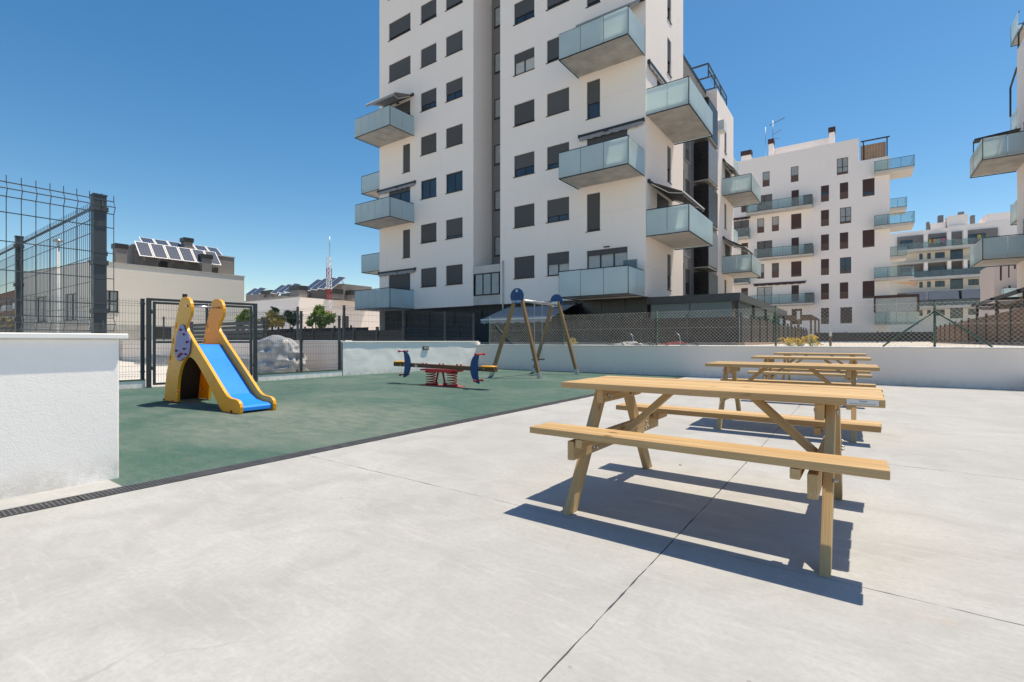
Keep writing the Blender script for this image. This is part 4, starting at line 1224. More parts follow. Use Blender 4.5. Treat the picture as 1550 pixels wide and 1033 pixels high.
# glazed-in corner balcony low down
zq = zr(5)-2.2
balcony(b2, fr((0, Y2+.2), (1,0), (0,-1)), X21-1.4, X21+2.4, 2.0, zq, 4, 2, 'bal_glass_clear', 1.35, .3, 'slab_light')
fq = fr((0, Y2+.2), (1,0), (0,-1))
g = MB(); g.fbox(fq, X21-1.5, X21+2.5, 1.3, 2.05, zq+3.0, zq+3.3)
for u in (X21-1.45, X21+2.4): g.fbox(fq, u-.08, u+.1, 1.85, 2.04, zq+1.36, zq+3.0)
g.build('glazing_frame', M['shut_brown'], b2)
for k in range(4):
    a = X21-1.3+k*.92; MB().fbox(fq, a, a+.9, 1.92, 1.95, zq+1.4, zq+2.98).build('glazing_sheet', M['pane_light'], b2)
awning(b2, fr((X21, 0), (0,1), (1,0)), Y2+1, Y2+6, zr(4)+.3, 2.6, .6, 'awning_tan')
# pergola with tan curtain on the roof step
g = MB()
for x in (XSTEP+.4, X21-.3): g.box(x, x+.12, Y2+.5, Y2+.62, ZL2, ZL2+2.35)
g.box(XSTEP+.2, X21, Y2+.5, Y2+.62, ZL2+2.35, ZL2+2.5); g.build('roof_pergola', M['frame_dark'], b2)
g = MB(); n = 26; xa, xb = XSTEP+.2, X21-.35
for i in range(n):
    q = lambda j: Y2+.75+.09*math.sin(j*2.1)
    g.quad((xa+(xb-xa)*i/n, q(i), ZL2+.05), (xa+(xb-xa)*(i+1)/n, q(i+1), ZL2+.05), (xa+(xb-xa)*(i+1)/n, q(i+1), ZL2+2.0), (xa+(xb-xa)*i/n, q(i), ZL2+2.0), smooth=True)
g.build('curtain', M['awning_tan'], b2)
# penthouse, chimneys, aerial
zp = ZR2
g = MB(); g.box(X20, on_y(1090+350/4.697, 0, Y2+5)[0], Y2+5, Y2+11, zp, zp+1.75); g.box(on_y(1090+350/4.697, 0, Y2+5)[0], on_y(1090+782/4.697, 0, Y2+5)[0], Y2+5.01, Y2+11, zp, zp+2.55)
g.build('penthouse', M['white_render'], b2)
for (a, b, top) in ((155, 222, 2.6), (348, 380, 3.5), (775, 815, 3.35)):
    xa = on_y(1090+a/4.697, 0, Y2+4.4)[0]; xb = on_y(1090+b/4.697, 0, Y2+4.4)[0]
    c = MB().box(xa, xb, Y2+4.0, Y2+4.9, zp, zp+top-.55).build('chimney', M['white_render'], b2)
    MB().box(xa-.08, xb+.08, Y2+3.9, Y2+5.0, zp+top-.55, zp+top+.1).build('chimney_cap', M['shut_brown'], c)
t = thing('roof_aerial', (-9.5, Y2+6, zp+2.5), 'thin roof aerial with green and orange arms on the white block', 'aerial')
xa = on_y(1090+375/4.697, 0, Y2+6)[0]; xb = on_y(1090+323/4.697, 0, Y2+6)[0]
g = MB(); g.cyl((xa, Y2+6, zp+1.7), (xa, Y2+6, zp+6.9), .045, 6); g.build('mast', M['galv'], t)
g = MB(); g.bar((xa-.4, Y2+6, zp+6.3), (xa+1.5, Y2+6, zp+6.9), .05)
for k in range(6): g.bar((xa-.3+k*.32, Y2+5.6, zp+6.35+k*.1), (xa-.3+k*.32, Y2+6.4, zp+6.35+k*.1), .03)
g.build('yagi', M['fence_green'], t)
g = MB(); g.bar((xa, Y2+6, zp+4.9), (xa+1.1, Y2+6, zp+5.35), .05); g.bar((xa, Y2+6, zp+4.4), (xa+.8, Y2+6, zp+4.15), .05); g.build('side_arm', M['roof_red'], t)
MB().cyl((xb, Y2+6, zp+1.7), (xb, Y2+6, zp+6.2), .03, 6).build('second_mast', M['galv'], t)

# ================================================================ far terraced block
Y3 = 135.0; f3 = fr((0, Y3), (1, 0), (0, -1))
V = lambda zx, zy: on_y(1300+zx/3.444, 290+zy/3.444, Y3)
b3 = thing('terraced_block', (14, 140, .9), 'far cream apartment block with long glass fronted terraces', 'building')
xa, xb = V(150, 0)[0], V(1000, 0)[0]
zrow = lambda zx, zy: V(zx, zy)[1]
zt3 = zrow(355, 200)
ops = []; ws = []
xw = [V(a, 0)[0] for a in (315, 333, 356, 375, 397, 448, 476, 543, 570, 600, 650, 670)]
for r in range(3):
    zt = zrow(320, 325+147*r); h = 1.25
    for (a, b) in ((0,1),(2,3),(4,5)):
        o = (xw[a], xw[b], zt-h, zt); ops.append(o); ws.append((o, 2 if a == 4 else 1, 'pane'))
    if r: 
        for (a, b) in ((570,626),(650,670)):
            o = (V(a,0)[0], V(b,0)[0], zt-h, zt); ops.append(o); ws.append((o, 2 if a == 570 else 1, 'pane'))
    o = (xw[6], xw[7], zt-1.9, zt+.75); ops.append(o); ws.append((o, 1, 'pane'))
g = MB(); g.holes(f3, xa, xb, .85, zt3-3.2, ops); g.build('wall', M['cream_render'], b3)
for o, p, gl in ws: window(b3, f3, *o, shut=.0, panes=p, glass=gl, sill=False, dep=.1)
# set-back terraces (dark recess, slab, glass front)
for r in range(3):
    z = zrow(320, 300 + 148*r) - .2
    x_l, x_r = V(200, 0)[0], V(725, 0)[0]
    MB().fbox(f3, x_l, x_r, .1, 2.2, z-.55, z).build('terrace_slab', M['slab_light'], b3)
    n = 9
    for k in range(n):
        a = x_l+(x_r-x_l)*k/n; b = x_l+(x_r-x_l)*(k+1)/n
        MB().fbox(f3, a+.03, b-.03, 2.16, 2.2, z+.05, z+1.25).build('glass_panel', M['bal_glass_clear' if r == 0 else 'bal_glass_smoke'], b3)
    MB().fbox(f3, x_l, x_r, .003, .06, z+.02, z+3.0 if r else z+3.15).build('terrace_back', M['grey_render'], b3)
    for (a, b) in ((215,280),(370,455),(560,660)):
        window(b3, f3, V(a,0)[0], V(b,0)[0], z+.1, z+2.3, 0, 2, sill=False, dep=-.08)
    for a in (345, 465, 548): MB().fbox(f3, V(a,0)[0]-.3, V(a,0)[0]+.3, .06, 1.9, z+.02, z+3.0).build('pier', M['white_render'], b3)
    if r: MB().fbox(f3, x_l, x_r, .5, 2.1, z+3.0, z+3.2).build('terrace_roof', M['slab_light'], b3)
    if r == 2:
        for a, b in ((245,345),(355,510),(525,695)): 
            g = MB(); g.hexa([fp(f3,V(a,0)[0],2.3,z+2.9), fp(f3,V(b,0)[0],2.3,z+2.9), fp(f3,V(b,0)[0],3.1,z+1.2), fp(f3,V(a,0)[0],3.1,z+1.2), fp(f3,V(a,0)[0],2.33,z+2.95), fp(f3,V(b,0)[0],2.33,z+2.95), fp(f3,V(b,0)[0],3.15,z+1.2), fp(f3,V(a,0)[0],3.15,z+1.2)]); g.build('sun_blind', M['awning_grey'], b3)
    if r == 0:
        for i, (a, b, m) in enumerate(((362,372,'cloth_yellow'),(374,384,'cloth_red'),(386,396,'cloth_yellow'),(398,420,'awning_grey'),(422,446,'cloth_pink'),(610,628,'cloth_yellow'))):
            MB().fbox(f3, V(a,0)[0], V(b,0)[0], 1.7, 1.73, z+.9, z+1.75).build('washing', M[m], b3)
g = MB(); zc = zt3
g.box(xa, V(470,0)[0], Y3+.2, Y3+10, zc-3.2, zc); g.box(V(465,0)[0], V(575,0)[0], Y3+1, Y3+10, zc, zc+2.6); g.box(V(470,0)[0], xb, Y3+.21, Y3+10, zc-3.2, zc+.3); g.box(V(380,0)[0], V(460,0)[0], Y3+2, Y3+9, zc, zc+1.6); g.box(V(670,0)[0], V(810,0)[0], Y3+1.5, Y3+9, zc+.3, zc+2.2)
g.box(xa, xb, Y3+.5, Y3+10, .85, zc-3.2)
g.build('roof_storey', M['white_render'], b3)
for (a, b, h) in ((360,376,3.4),(382,420,2.6),(422,450,5.2),(530,560,5.6),(560,574,4.2),(597,618,4.0)):
    MB().box(V(a,0)[0], V(b,0)[0], Y3+2.5, Y3+4, zc, zc+h*.62).build('chimney', M['grey_render'], b3)

# pinkish block half hidden behind the right hand balconies
b4 = thing('pink_block', (22, 92, .9), 'pale pink block seen past the right hand balconies', 'building')
Y4 = 88.0; f4 = fr((0, Y4), (1,0), (0,-1)); W4 = lambda zx, zy: on_y(1300+zx/3.444, 290+zy/3.444, Y4)
x4, x5 = W4(705,0)[0], W4(1000,0)[0]; ops = []
for (a, b, y0, y1) in ((735,746,388,465),(778,786,382,450),(808,819,380,405),(757,765,500,520),(780,792,490,515)):
    o = (W4(a,0)[0], W4(b,0)[0], W4(a,y1)[1], W4(a,y0)[1]); ops.append(o)
g = MB(); g.holes(f4, x4, x5, .85, W4(705,372)[1], ops); g.quad((x4,Y4,.85),(x4,Y4+9,.85),(x4,Y4+9,W4(705,372)[1]),(x4,Y4,W4(705,372)[1])); g.build('wall', M['pink_render'], b4)
for o in ops: window(b4, f4, *o, shut=.8, panes=1, frame='frame_brown', shutm='shut_brown', sill=False)
balcony(b4, f4, W4(740,0)[0], x5, 1.5, W4(740,562)[1], 3, 1, 'bal_glass')
# right hand building: its flank with projecting balconies
XB, YB0, YB1 = 8.1, 24.0, 44.0
b5 = thing('corner_block', (13, 34, .9), 'pale apartment block with teal glass balconies beside the tan pergola', 'building')
f5 = fr((XB, 0), (0, 1), (-1, 0))
zbA = 1.07 + (CY-240)/F*29.0; zbB = 1.07 + (CY-392)/F*29.0
fb5 = (zbA-zbB)/2
ZB5 = 1.07 + (CY-78)/F * 31.2
ops = []
for z in (zbA, zbB): ops.append((39.0, 42.6, z+.22, z+2.55))
for z in (zbA+fb5, zbA-fb5): ops.append((37.0, 37.8, z+.7, z+2.5))
g = MB(); g.holes(f5, YB0, YB1, .85, ZB5, ops); g.quad((XB,YB1,.85),(XB+12,YB1,.85),(XB+12,YB1,ZB5),(XB,YB1,ZB5)); g.quad((XB,YB0,.85),(XB+12,YB0,.85),(XB+12,YB0,ZB5),(XB,YB0,ZB5)); g.quad((XB,YB0,ZB5),(XB+12,YB0,ZB5),(XB+12,YB1,ZB5),(XB,YB1,ZB5))
g.build('wall', M['tower_render'], b5)
for o in ops: window(b5, f5, *o, shut=.4, panes=2)
for z in (zbA, zbB): balcony(b5, f5, 40.1, 44.05, 2.2, z, 3, 2)
fn5 = fr((0, YB1), (1,0), (0,1))
for z in (zbA+fb5, zbA-fb5, zbA+3*fb5): balcony(b5, fn5, XB+.05, XB+4, 1.9, z-.1, 3, 2)
g = MB(); g.hexa([fp(f5,43.1,.02,zbA+2.30), fp(f5,43.8,.02,zbA+2.30), fp(f5,43.8,2.1,zbA+2.12), fp(f5,43.1,2.1,zbA+2.12), fp(f5,43.1,.02,zbA+2.42), fp(f5,43.8,.02,zbA+2.42), fp(f5,43.8,2.1,zbA+2.24), fp(f5,43.1,2.1,zbA+2.24)]); g.build('awning', M['awning_dark'], b5)
g = MB(); g.bar((XB-2.05, 43.9, zbA+1.2), (XB-2.05, 43.9, zbA+2.25), .05); g.bar((XB, YB1+1.7, zbA+fb5+1.1), (XB, YB1+1.7, zbA+fb5+3.0), .09); g.bar((XB, YB1+1.7, zbA+fb5+3.0), (XB, YB1+.02, zbA+fb5+3.6), .09)
g.bar((XB+.05, YB1-.1, ZB5), (XB+.05, YB1-.1, ZB5+1.0), .08); g.bar((XB+.05, YB1-.1, ZB5+1.0), (XB+.05, YB0, ZB5+1.0), .08)
g.build('rail_frame', M['frame_dark'], b5)
# ================================================================ left side: cream house with solar panels
XH = -36.0; YH0, YH1, ZH = 8.75, 17.4, 5.65
h1 = thing('cream_house', (-40, 13.5, .9), 'low cream house with grey roof storey and two rows of solar panels', 'building')
fh1 = fr((XH, 0), (0, 1), (1, 0))
wl0 = on_x(153, 438, XH); wl1 = on_x(180, 472, XH)
q0 = on_x(233, 493, XH); q1 = on_x(258, 509, XH); q2 = on_x(276, 445, XH); q3 = on_x(284, 452, XH)
ops = [(on_x(153.5, 440, XH)[0], on_x(179.5, 440, XH)[0], 2.78, 4.05), (q2[0], q3[0], q3[1], q2[1])]
g = MB(); g.holes(fh1, YH0, YH1, .85, ZH, ops)
fside = fr((XH, YH0), (-.993, -.12), (.12, -.993))
opsb = [(1.6+4.2*k, 3.2+4.2*k, 2.3, 3.9) for k in range(2)]
g.holes(fside, 0, 10, .85, ZH-.05, opsb)
g.quad((XH,YH1,.85),(XH-10,YH1,.85),(XH-10,YH1,ZH),(XH,YH1,ZH)); g.quad((XH,YH0,ZH),(XH,YH1,ZH),(XH-10,YH1,ZH),(XH-9.93,YH0-1.2,ZH)); g.quad((XH-9.93,YH0-1.2,.85),(XH-10,YH1,.85),(XH-10,YH1,ZH),(XH-9.93,YH0-1.2,ZH))
g.build('wall', M['house_render'], h1)
window(h1, fh1, *ops[0], shut=0, panes=2, glass='pane_light', dep=.14, hsplit=.65); window(h1, fh1, *ops[1], shut=0, panes=1, sill=False)
for o in opsb: window(h1, fside, *o, shut=0, panes=2, glass='curtain')
MB().box(XH-.3, XH+.05, YH0-.03, YH1+.03, ZH, ZH+.08).build('parapet_cap', M['slab'], h1)
MB().box(XH+.004, XH+.10, q0[0]-5.5, YH1-.1, .9, 2.05).build('base_course', M['slab'], h1)
g = MB(); g.box(XH+.105, XH+.13, q0[0], q1[0], 1.2, 1.95)
g.build('garage_door', M['frame_dark'], h1)
pent = MB().box(-38.9, XH-1.05, 11.2, 17.2, ZH-.02, 7.1).build('roof_storey', M['grey_render'], h1)
MB().box(-38.95, XH-1.0, 11.15, 17.25, 7.102, 7.16).build('roof_cap', M['slab'], h1)
for (y, w, h, x) in ((10.5, .55, 1.1, -37.2), (14.6, .5, 2.3, -38.3), (14.95, .6, 1.0, XH-.32), (9.9, .4, .7, -38.5)):
    c = MB().box(x-.3, x+.3, y-w/2, y+w/2, ZH-.02, ZH+h).build('chimney', M['grey_render'], h1)
    MB().box(x-.36, x+.36, y-w/2-.06, y+w/2+.06, ZH+h+.002, ZH+h+.28).build('chimney_cap', M['frame_dark'], c)
for ya in (12.5, 15.6): MB().box(XH-1.048, XH-1.03, ya, ya+.5, ZH+.05, ZH+.62).build('roof_door', M['frame_dark'], h1)
def solar_row(x, y0, y1, n, zb, tilt, grp, label, hgt=1.55, stand=True, rz=0):
    w = (y1-y0)/n
    for k in range(n):
        t = thing('solar_panel', (x, y0+w*(k+.5), zb), label, 'solar panel', grp, local=True)
        t.rotation_euler = (0, math.radians(-tilt), 0) if not rz else (math.radians(tilt), 0, rz)
        g = MB(); a, b = (hgt, w-.04)
        g.box(-.0, .03, -b/2, b/2, 0, a) if not rz else g.box(-b/2, b/2, -.0, .03, 0, a)
        fr_ = g.build('frame', M['white_paint'], t)
        me = MB().box(-(b-.1)/2, (b-.1)/2, -(a-.1)/2, (a-.1)/2, -.004, .004).mesh('cells', M['solar'])
        o = link_mesh('cells', me, t)
        if not rz: o.rotation_euler = (math.radians(90), 0, math.radians(90)); o.location = (.036, 0, a/2)
        else: o.rotation_euler = (math.radians(90), 0, 0); o.location = (0, -.006, a/2)
        g = MB(); 
        if not rz:
            r = math.radians(tilt); g.bar((-.02, 0, a*.6), (-.02-.5*math.cos(r)-.0, 0, a*.6-.75), .04)
        else: g.bar((0, .04, a*.6), (0, .6, a*.6-.6), .04)
        g.build('support', M['galv'], t)
yA0 = on_x(212, 390, XH+.1)[0]; yA1 = on_x(337, 390, XH+.1)[0]
solar_row(XH-.05, yA0, yA1, 6, 6.3, 42, 'front solar panels on the cream house', 'solar panel in the front row on the cream house', 1.35)
yB0 = on_x(222, 375, XH-1.4)[0]; yB1 = on_x(343, 375, XH-1.4)[0]
solar_row(XH-1.9, yB0, yB1, 6, 7.25, 55, 'rear solar panels on the cream house', 'solar panel in the rear row on the cream house', 1.2)
# dark slatted car ramp wall in front of the house
t = thing('slatted_screen', (-27, 11.5, .9), 'dark slatted metal screen in front of the cream house', 'fence')
for k in range(5): MB().box(-29, -21.5, 11.2, 11.24, 1.02+k*.2, 1.17+k*.2).build('slat', M['fence_grey'], t)
for x in (-29, -26.5, -24, -21.5): MB().box(x-.05, x+.05, 11.24, 11.34, .9, 2.1).build('post', M['fence_grey'], t)
# long dark garden fence beyond the yard wall
t = screen_fence('long dark garden fence behind the shrubs and the yard wall', fr((0, 19.0), (1,0), (0,-1)), -36, -24.2, 1.95, 1.95, 'screen_dark', 1.6, False)
t = screen_fence('dark board fence below the green shrubs', fr((0, 13.0), (1,0), (0,-1)), -31, -14.5, 1.55, 1.55, 'screen_dark', 1.5, False)

# white house behind with mast
h2 = thing('white_house', (-55, 32, .9), 'low white house with dark roof boxes and slanted solar panels', 'building')
XM, YM = -47.4, 28.4; ZM = 5.62
fm = fr((0, YM), (1,0), (0,-1)); fm2 = fr((XM,0), (0,1), (1,0))
opsm = [(33.6, 34.5, 2.4, 3.9)]
g = MB(); g.quad((-75,YM,.85),(XM,YM,.85),(XM,YM,ZM),(-75,YM,ZM)); g.holes(fm2, YM, 48, .85, ZM, opsm); g.quad((-75,YM,ZM),(XM,YM,ZM),(XM,48,ZM),(-75,48,ZM)); g.build('wall', M['white_render'], h2)
window(h2, fm2, *opsm[0], shut=1, panes=1)
MB().box(-75, XM+.06, YM-.06, YM+.2, ZM+.002, ZM+.1).build('parapet_cap', M['slab'], h2)
def mx(px, Y): return on_y(px, 440, Y)[0]
def mz(px, py, Y): return on_y(px, py, Y)[1]
for (p0, p1, py, Y, d) in ((372, 391, 446, 31, 3), (391, 428, 450, 30, 2.5), (425, 452, 443.5, 31.5, 3), (457, 518, 433, 33, 4)):
    MB().box(mx(p0, Y), mx(p1, Y), Y, Y+d, ZM, mz((p0+p1)/2, py, Y)).build('roof_box', M['grey_render'], h2)
for (p0, p1, py, Y) in ((438.5, 453.5, 433, 29.6), (493.5, 507.5, 438, 30.6), (520.5, 533, 440, 33.5), (395, 411, 440, 32)):
    z = mz((p0+p1)/2, py, Y)
    c = MB().box(mx(p0, Y)+.08, mx(p1, Y)-.08, Y, Y+.9, ZM, z-.5).build('chimney', M['grey_render'], h2)
    MB().box(mx(p0, Y), mx(p1, Y), Y-.08, Y+.98, z-.498, z).build('chimney_cap', M['frame_dark'], c)
def flat_solar(px0, px1, pyc, Y, n, label, grp, a=2.2, tilt=40):
    x0, x1 = mx(px0, Y), mx(px1, Y); w = (x1-x0)/n; z = mz((px0+px1)/2, pyc, Y)
    for k in range(n):
        t = thing('solar_panel', (x0+w*(k+.5), Y, z), label, 'solar panel', grp, local=True)
        t.rotation_euler = (math.radians(tilt), math.radians(9), 0)
        MB().box(-w/2+.03, w/2-.03, -a/2, a/2, 0, .05).build('frame', M['white_paint'], t)
        me = MB().box(-w/2+.09, w/2-.09, -a/2+.06, a/2-.06, .053, .058).mesh('cells', M['solar'])
        link_mesh('cells', me, t)
        MB().bar((0, a*.35, 0), (0, a*.35, -1.2), .06).build('support', M['galv'], t)
flat_solar(470, 514, 430, 32.6, 4, 'slanted solar panel on the roof box next to the mast', 'solar panels beside the mast')
flat_solar(418, 448, 437.5, 32.5, 3, 'slanted solar panel on the low middle roof of the white house', 'solar panels on the middle roof', 1.8)
flat_solar(378, 397, 442, 33, 2, 'slanted solar panel at the far end of the white house', 'solar panels at the roof end', 1.6)
# lattice mast, red and white
t = thing('lattice_mast', (-38.5, 26.0, .9), 'slim red and white lattice radio mast in front of the white house', 'mast')
bx, by = on_y(499, 400, 26.0)[0], 26.0
t.location = (bx, by, .9); ORG[t] = (bx, by, .9)
zt = 1.07 + (CY-390)/F * ((-bx*ST) + by*CT); zs = 1.07 + (CY-358)/F * ((-bx*ST) + by*CT)
nseg = 8; hs = (zt-.9)/nseg
for k in range(nseg):
    g = MB(); z0 = .9+hs*k; z1 = z0+hs; w = .19
    for sx, sy in ((-1,-1),(1,-1),(0,1)): g.bar((bx+sx*w, by+sy*w, z0), (bx+sx*w, by+sy*w, z1), .045)
    m = 4
    for i in range(m):
        za = z0+(z1-z0)*i/m; zb_ = z0+(z1-z0)*(i+1)/m; s = 1 if i % 2 else -1
        g.bar((bx-s*w, by-w, za), (bx+s*w, by-w, zb_), .03); g.bar((bx-w, by-w, zb_), (bx+w, by-w, zb_), .03); g.bar((bx+s*w, by-w, za), (bx, by+w, zb_), .03)
    g.build('mast_section', M['red_lamp' if (k // 1) % 2 == nseg % 2 else 'white_paint'], t)
MB().cyl((bx, by, zt), (bx, by, zs), .03, 6).build('spire', M['galv'], t)
# street lamp
t = thing('street_lamp', (-26, 2.2, 0), 'slim white street lamp with flat round head behind the garden wall fence', 'street lamp')
lx, ly = on_y(88, 480, 6.5)[0], 6.5
t.location = (lx, ly, 0); ORG[t] = (lx, ly, 0)
dl = -lx*ST + ly*CT; zl = 1.07 + (CY-366)/F*dl
MB().cyl((lx, ly, -.02), (lx, ly, zl), .075, 10, .045).build('pole', M['white_paint'], t)
g = MB(); g.cyl((lx, ly, zl), (lx, ly, zl+.08), .21, 18, .17); g.cyl((lx, ly, zl+.08), (lx, ly, zl+.15), .1, 12, .05); g.build('lamp_head', M['galv'], t)
# far brick building on the left edge
t = thing('brick_block', (-95, 20, .9), 'far brown brick apartment block with white balcony fronts behind the wire fence', 'building')
YK = 20.0; fk = fr((0, YK), (1,0), (0,-1)); xk0, xk1 = -150.0, -104.0
zk = 1.07 + (CY-440)/F * 88
ops = []
for r in range(4):
    for k in range(9): ops.append((xk0+2+k*4.6, xk0+4.6+k*4.6, 1.6+r*2.7, 3.3+r*2.7))
ops = [o for o in ops if o[3] < zk-.4]
g = MB(); g.holes(fk, xk0, xk1, .85, zk, ops); g.quad((xk1,YK,.85),(xk1,YK+12,.85),(xk1,YK+12,zk),(xk1,YK,zk)); g.build('wall', M['brick'], t)
g = MB(); g.hexa([(xk0-.5,YK-.5,zk),(xk1+.5,YK-.5,zk),(xk1+.5,YK+12,zk),(xk0-.5,YK+12,zk),(xk0,YK+5,zk+1.2),(xk1,YK+5,zk+1.2),(xk1,YK+7,zk+1.2),(xk0,YK+7,zk+1.2)]); g.build('roof', M['roof_red'], t)
for o in ops: window(t, fk, *o, shut=.3, panes=2, sill=False)
for r in range(3): 
    for k in range(0, 9, 2): MB().fbox(fk, xk0+1.6+k*4.6, xk0+5.4+k*4.6, .02, 1.1, 1.3+r*2.7, 2.2+r*2.7).build('balcony_front', M['white_paint'], t)

# ================================================================ tarp covered scooter in the yard
def tarp():
    t = thing('covered_scooter', (-16.6, 8.3, 0), 'scooter under a crumpled silver tarp in the yard', 'covered scooter')
    cx0, cy0 = -15.2, 8.45
    bm = bmesh.new(); nu, nv = 84, 40
    rows = []
    for j in range(nv+1):
        v = j/nv; row = []
        for i in range(nu):
            a = 2*math.pi*i/nu
            # ridge profile along the long axis
            hp = (1-v)
            rx = 1.08*(1 - .55*hp**2.6) ; ry = .46*(1-.86*hp**1.5)
            x = rx*math.copysign(abs(math.cos(a))**.8, math.cos(a)); y = ry*math.copysign(abs(math.sin(a))**.9, math.sin(a))
            top = 1.12 + .14*math.sin(2.2*x+2.0) - .30*max(0, x-.35)
            z = top*math.sin(math.pi/2*min(1, hp*1.02))**.72
            # hanging folds and crumple
            fold = .075*math.sin(a*9 + 3*noise.noise(Vector((x*2, y*2, z*2))))*v + .02*math.sin(a*17+z*6)*v
            p = Vector((x, y, z)); n_ = Vector((math.cos(a), math.sin(a), .3)).normalized()
            cr = .15*(1-abs(noise.noise(Vector((p.x*.7+p.z*1.9, p.y*1.2, p.z*2.0-p.x*1.5))+Vector((3,1,7))))*2.6) * (.6+.4*v) 
            p += n_*(fold + cr - .06)
            p.z = max(.005, p.z)
            row.append(bm.verts.new(Vector((cx0, cy0, 0)) + Matrix.Rotation(.12, 3, 'Z') @ p))
        rows.append(row)
    for j in range(nv):
        for i in range(nu):
            bm.faces.new((rows[j][i], rows[j][(i+1)%nu], rows[j+1][(i+1)%nu], rows[j+1][i]))
    bm.faces.new(rows[0])
    for f in bm.faces: f.smooth = True
    bmesh.ops.recalc_face_normals(bm, faces=bm.faces)
    me = bpy.data.meshes.new('tarp'); 
    o0 = ORG[t]
    for v in bm.verts: v.co -= Vector(o0)
    bm.to_mesh(me); bm.free(); me.materials.append(M['tarp'])
    o = bpy.data.objects.new('tarp', me); col.objects.link(o); o.parent = t
    g = MB()
    for dx in (-.72, .72):
        g.tube([(cx0+dx+.24*math.cos(q*math.pi/10), cy0+.09*dx, .27+.24*math.sin(q*math.pi/10)) for q in range(21)], .05, 8)
    g.build('wheel', M['black_rubber'], t)
tarp()
# bicycle rack against the yard wall
for (x0, lab) in ((-27.5, 'galvanised bicycle rack seen through the left gate leaf'), (-20.4, 'galvanised bicycle rack seen through the right gate leaf')):
    t = thing('bicycle_rack', (x0+1.6, 8.6, 0), lab, 'bicycle rack')
    g = MB(); g.bar((x0, 8.3, .04), (x0+3.2, 8.3, .04), .05); g.bar((x0, 9.0, .04), (x0+3.2, 9.0, .04), .05); g.bar((x0, 9.0, .42), (x0+3.2, 9.0, .42), .05)
    for e in (0, 3.2): g.bar((x0+e, 9.0, .02), (x0+e, 9.0, .42), .05); g.bar((x0+e, 8.3, .04), (x0+e, 9.0, .04), .05)
    g.build('rack_frame', M['galv'], t)
    g = MB()
    for k in range(24): g.bar((x0+.08+k*.132, 8.3, .06), (x0+.12+k*.132, 9.0, .41), .025)
    g.build('rack_bars', M['galv'], t)

# ================================================================ plants
def shrub(label, base, crowns, mat, nleaf, leaf=.12, cat='shrub', trunk=True, name='garden_shrub', kind_stem='stem'):
    t = thing(name, base, label, cat)
    rng = random.Random(hash(label) % 1000 if False else sum(map(ord, label)))
    g = MB(); bx, by, bz = base
    if trunk:
        for (cx, cy, cz, r) in crowns:
            g.tube([(bx+rng.uniform(-.05,.05), by+rng.uniform(-.05,.05), bz-.05), ((bx+cx)/2+rng.uniform(-.1,.1), (by+cy)/2, (bz+cz)/2), (cx, cy, cz)], .03, 5)
        g.build('stem', M[kind_stem], t)
    g = MB(); tot = sum(c[3]**2 for c in crowns)
    for (cx, cy, cz, r) in crowns:
        n = int(nleaf*r*r/tot)
        clumps = []
        for _ in range(max(6, n//26)):
            d = Vector((rng.gauss(0,1), rng.gauss(0,1), rng.gauss(0,1))).normalized()*r*rng.uniform(.45, 1.0)
            clumps.append(Vector((cx, cy, cz)) + d)
        for _ in range(n):
            c = rng.choice(clumps) + Vector((rng.gauss(0,1), rng.gauss(0,1), rng.gauss(0,1)))*r*.16
            a = Vector((rng.gauss(0,1), rng.gauss(0,1), rng.gauss(0,.6))).normalized(); b = a.cross(Vector((rng.gauss(0,1), rng.gauss(0,1), rng.gauss(0,1)))).normalized()
            l = leaf*rng.uniform(.6, 1.25)
            g.quad(c-a*l*.5, c+b*l*.24, c+a*l*.5, c-b*l*.24)
    o = g.build('crown' if trunk else 'foliage', M[mat], t)
    return t
def at(px, py, Y): 
    x, z = on_y(px, py, Y); return (x, Y, z)
def crowns(Y, *pts):
    out = []
    for (px, py, rpx) in pts:
        x, z = on_y(px, py, Y); d = -x*ST + Y*CT
        out.append((x, Y, z, rpx*d/F))
    return out
c = crowns(13.8, (368, 482, 8), (374, 474, 7), (364, 489, 6), (380, 486, 8)); shrub('round bright green shrub beside the right gate post', (c[0][0], 13.8, .9), c, 'leaf_green', 2600, .15)
c = crowns(14.6, (412, 484, 11), (400, 489, 9), (424, 486, 10), (412, 478, 8)); shrub('pale yellow leaved shrub above the silver tarp', (c[0][0], 14.6, .9), c, 'leaf_yellow', 3200, .13)
c = crowns(16.4, (440, 478, 9), (446, 484, 8), (416, 471, 6)); shrub('dark green shrub behind the yellow shrub', (c[0][0], 16.4, .9), c, 'leaf_dark', 2200, .15)
c = crowns(14.2, (482, 470, 8), (489, 479, 8), (476, 481, 7), (498, 483, 9), (486, 488, 8), (470, 489, 6)); shrub('upright green shrub next to the red and white mast', (c[0][0], 14.2, .9), c, 'leaf_green', 3600, .15)
c = crowns(12.6, (320, 474, 5), (325, 480, 5), (318, 488, 4)); shrub('thin young green sapling behind the gate', (c[0][0], 12.6, .9), c, 'leaf_green', 260, .14)
c = crowns(50.0, (1145, 465, 10), (1132, 462, 7), (1158, 473, 8), (1140, 476, 9), (1152, 482, 9), (1166, 486, 6)); shrub('bright green young tree beside the brown slatted pergola', (c[0][0], 50, .9), c, 'leaf_green', 4200, .26, 'tree', name='young_tree')
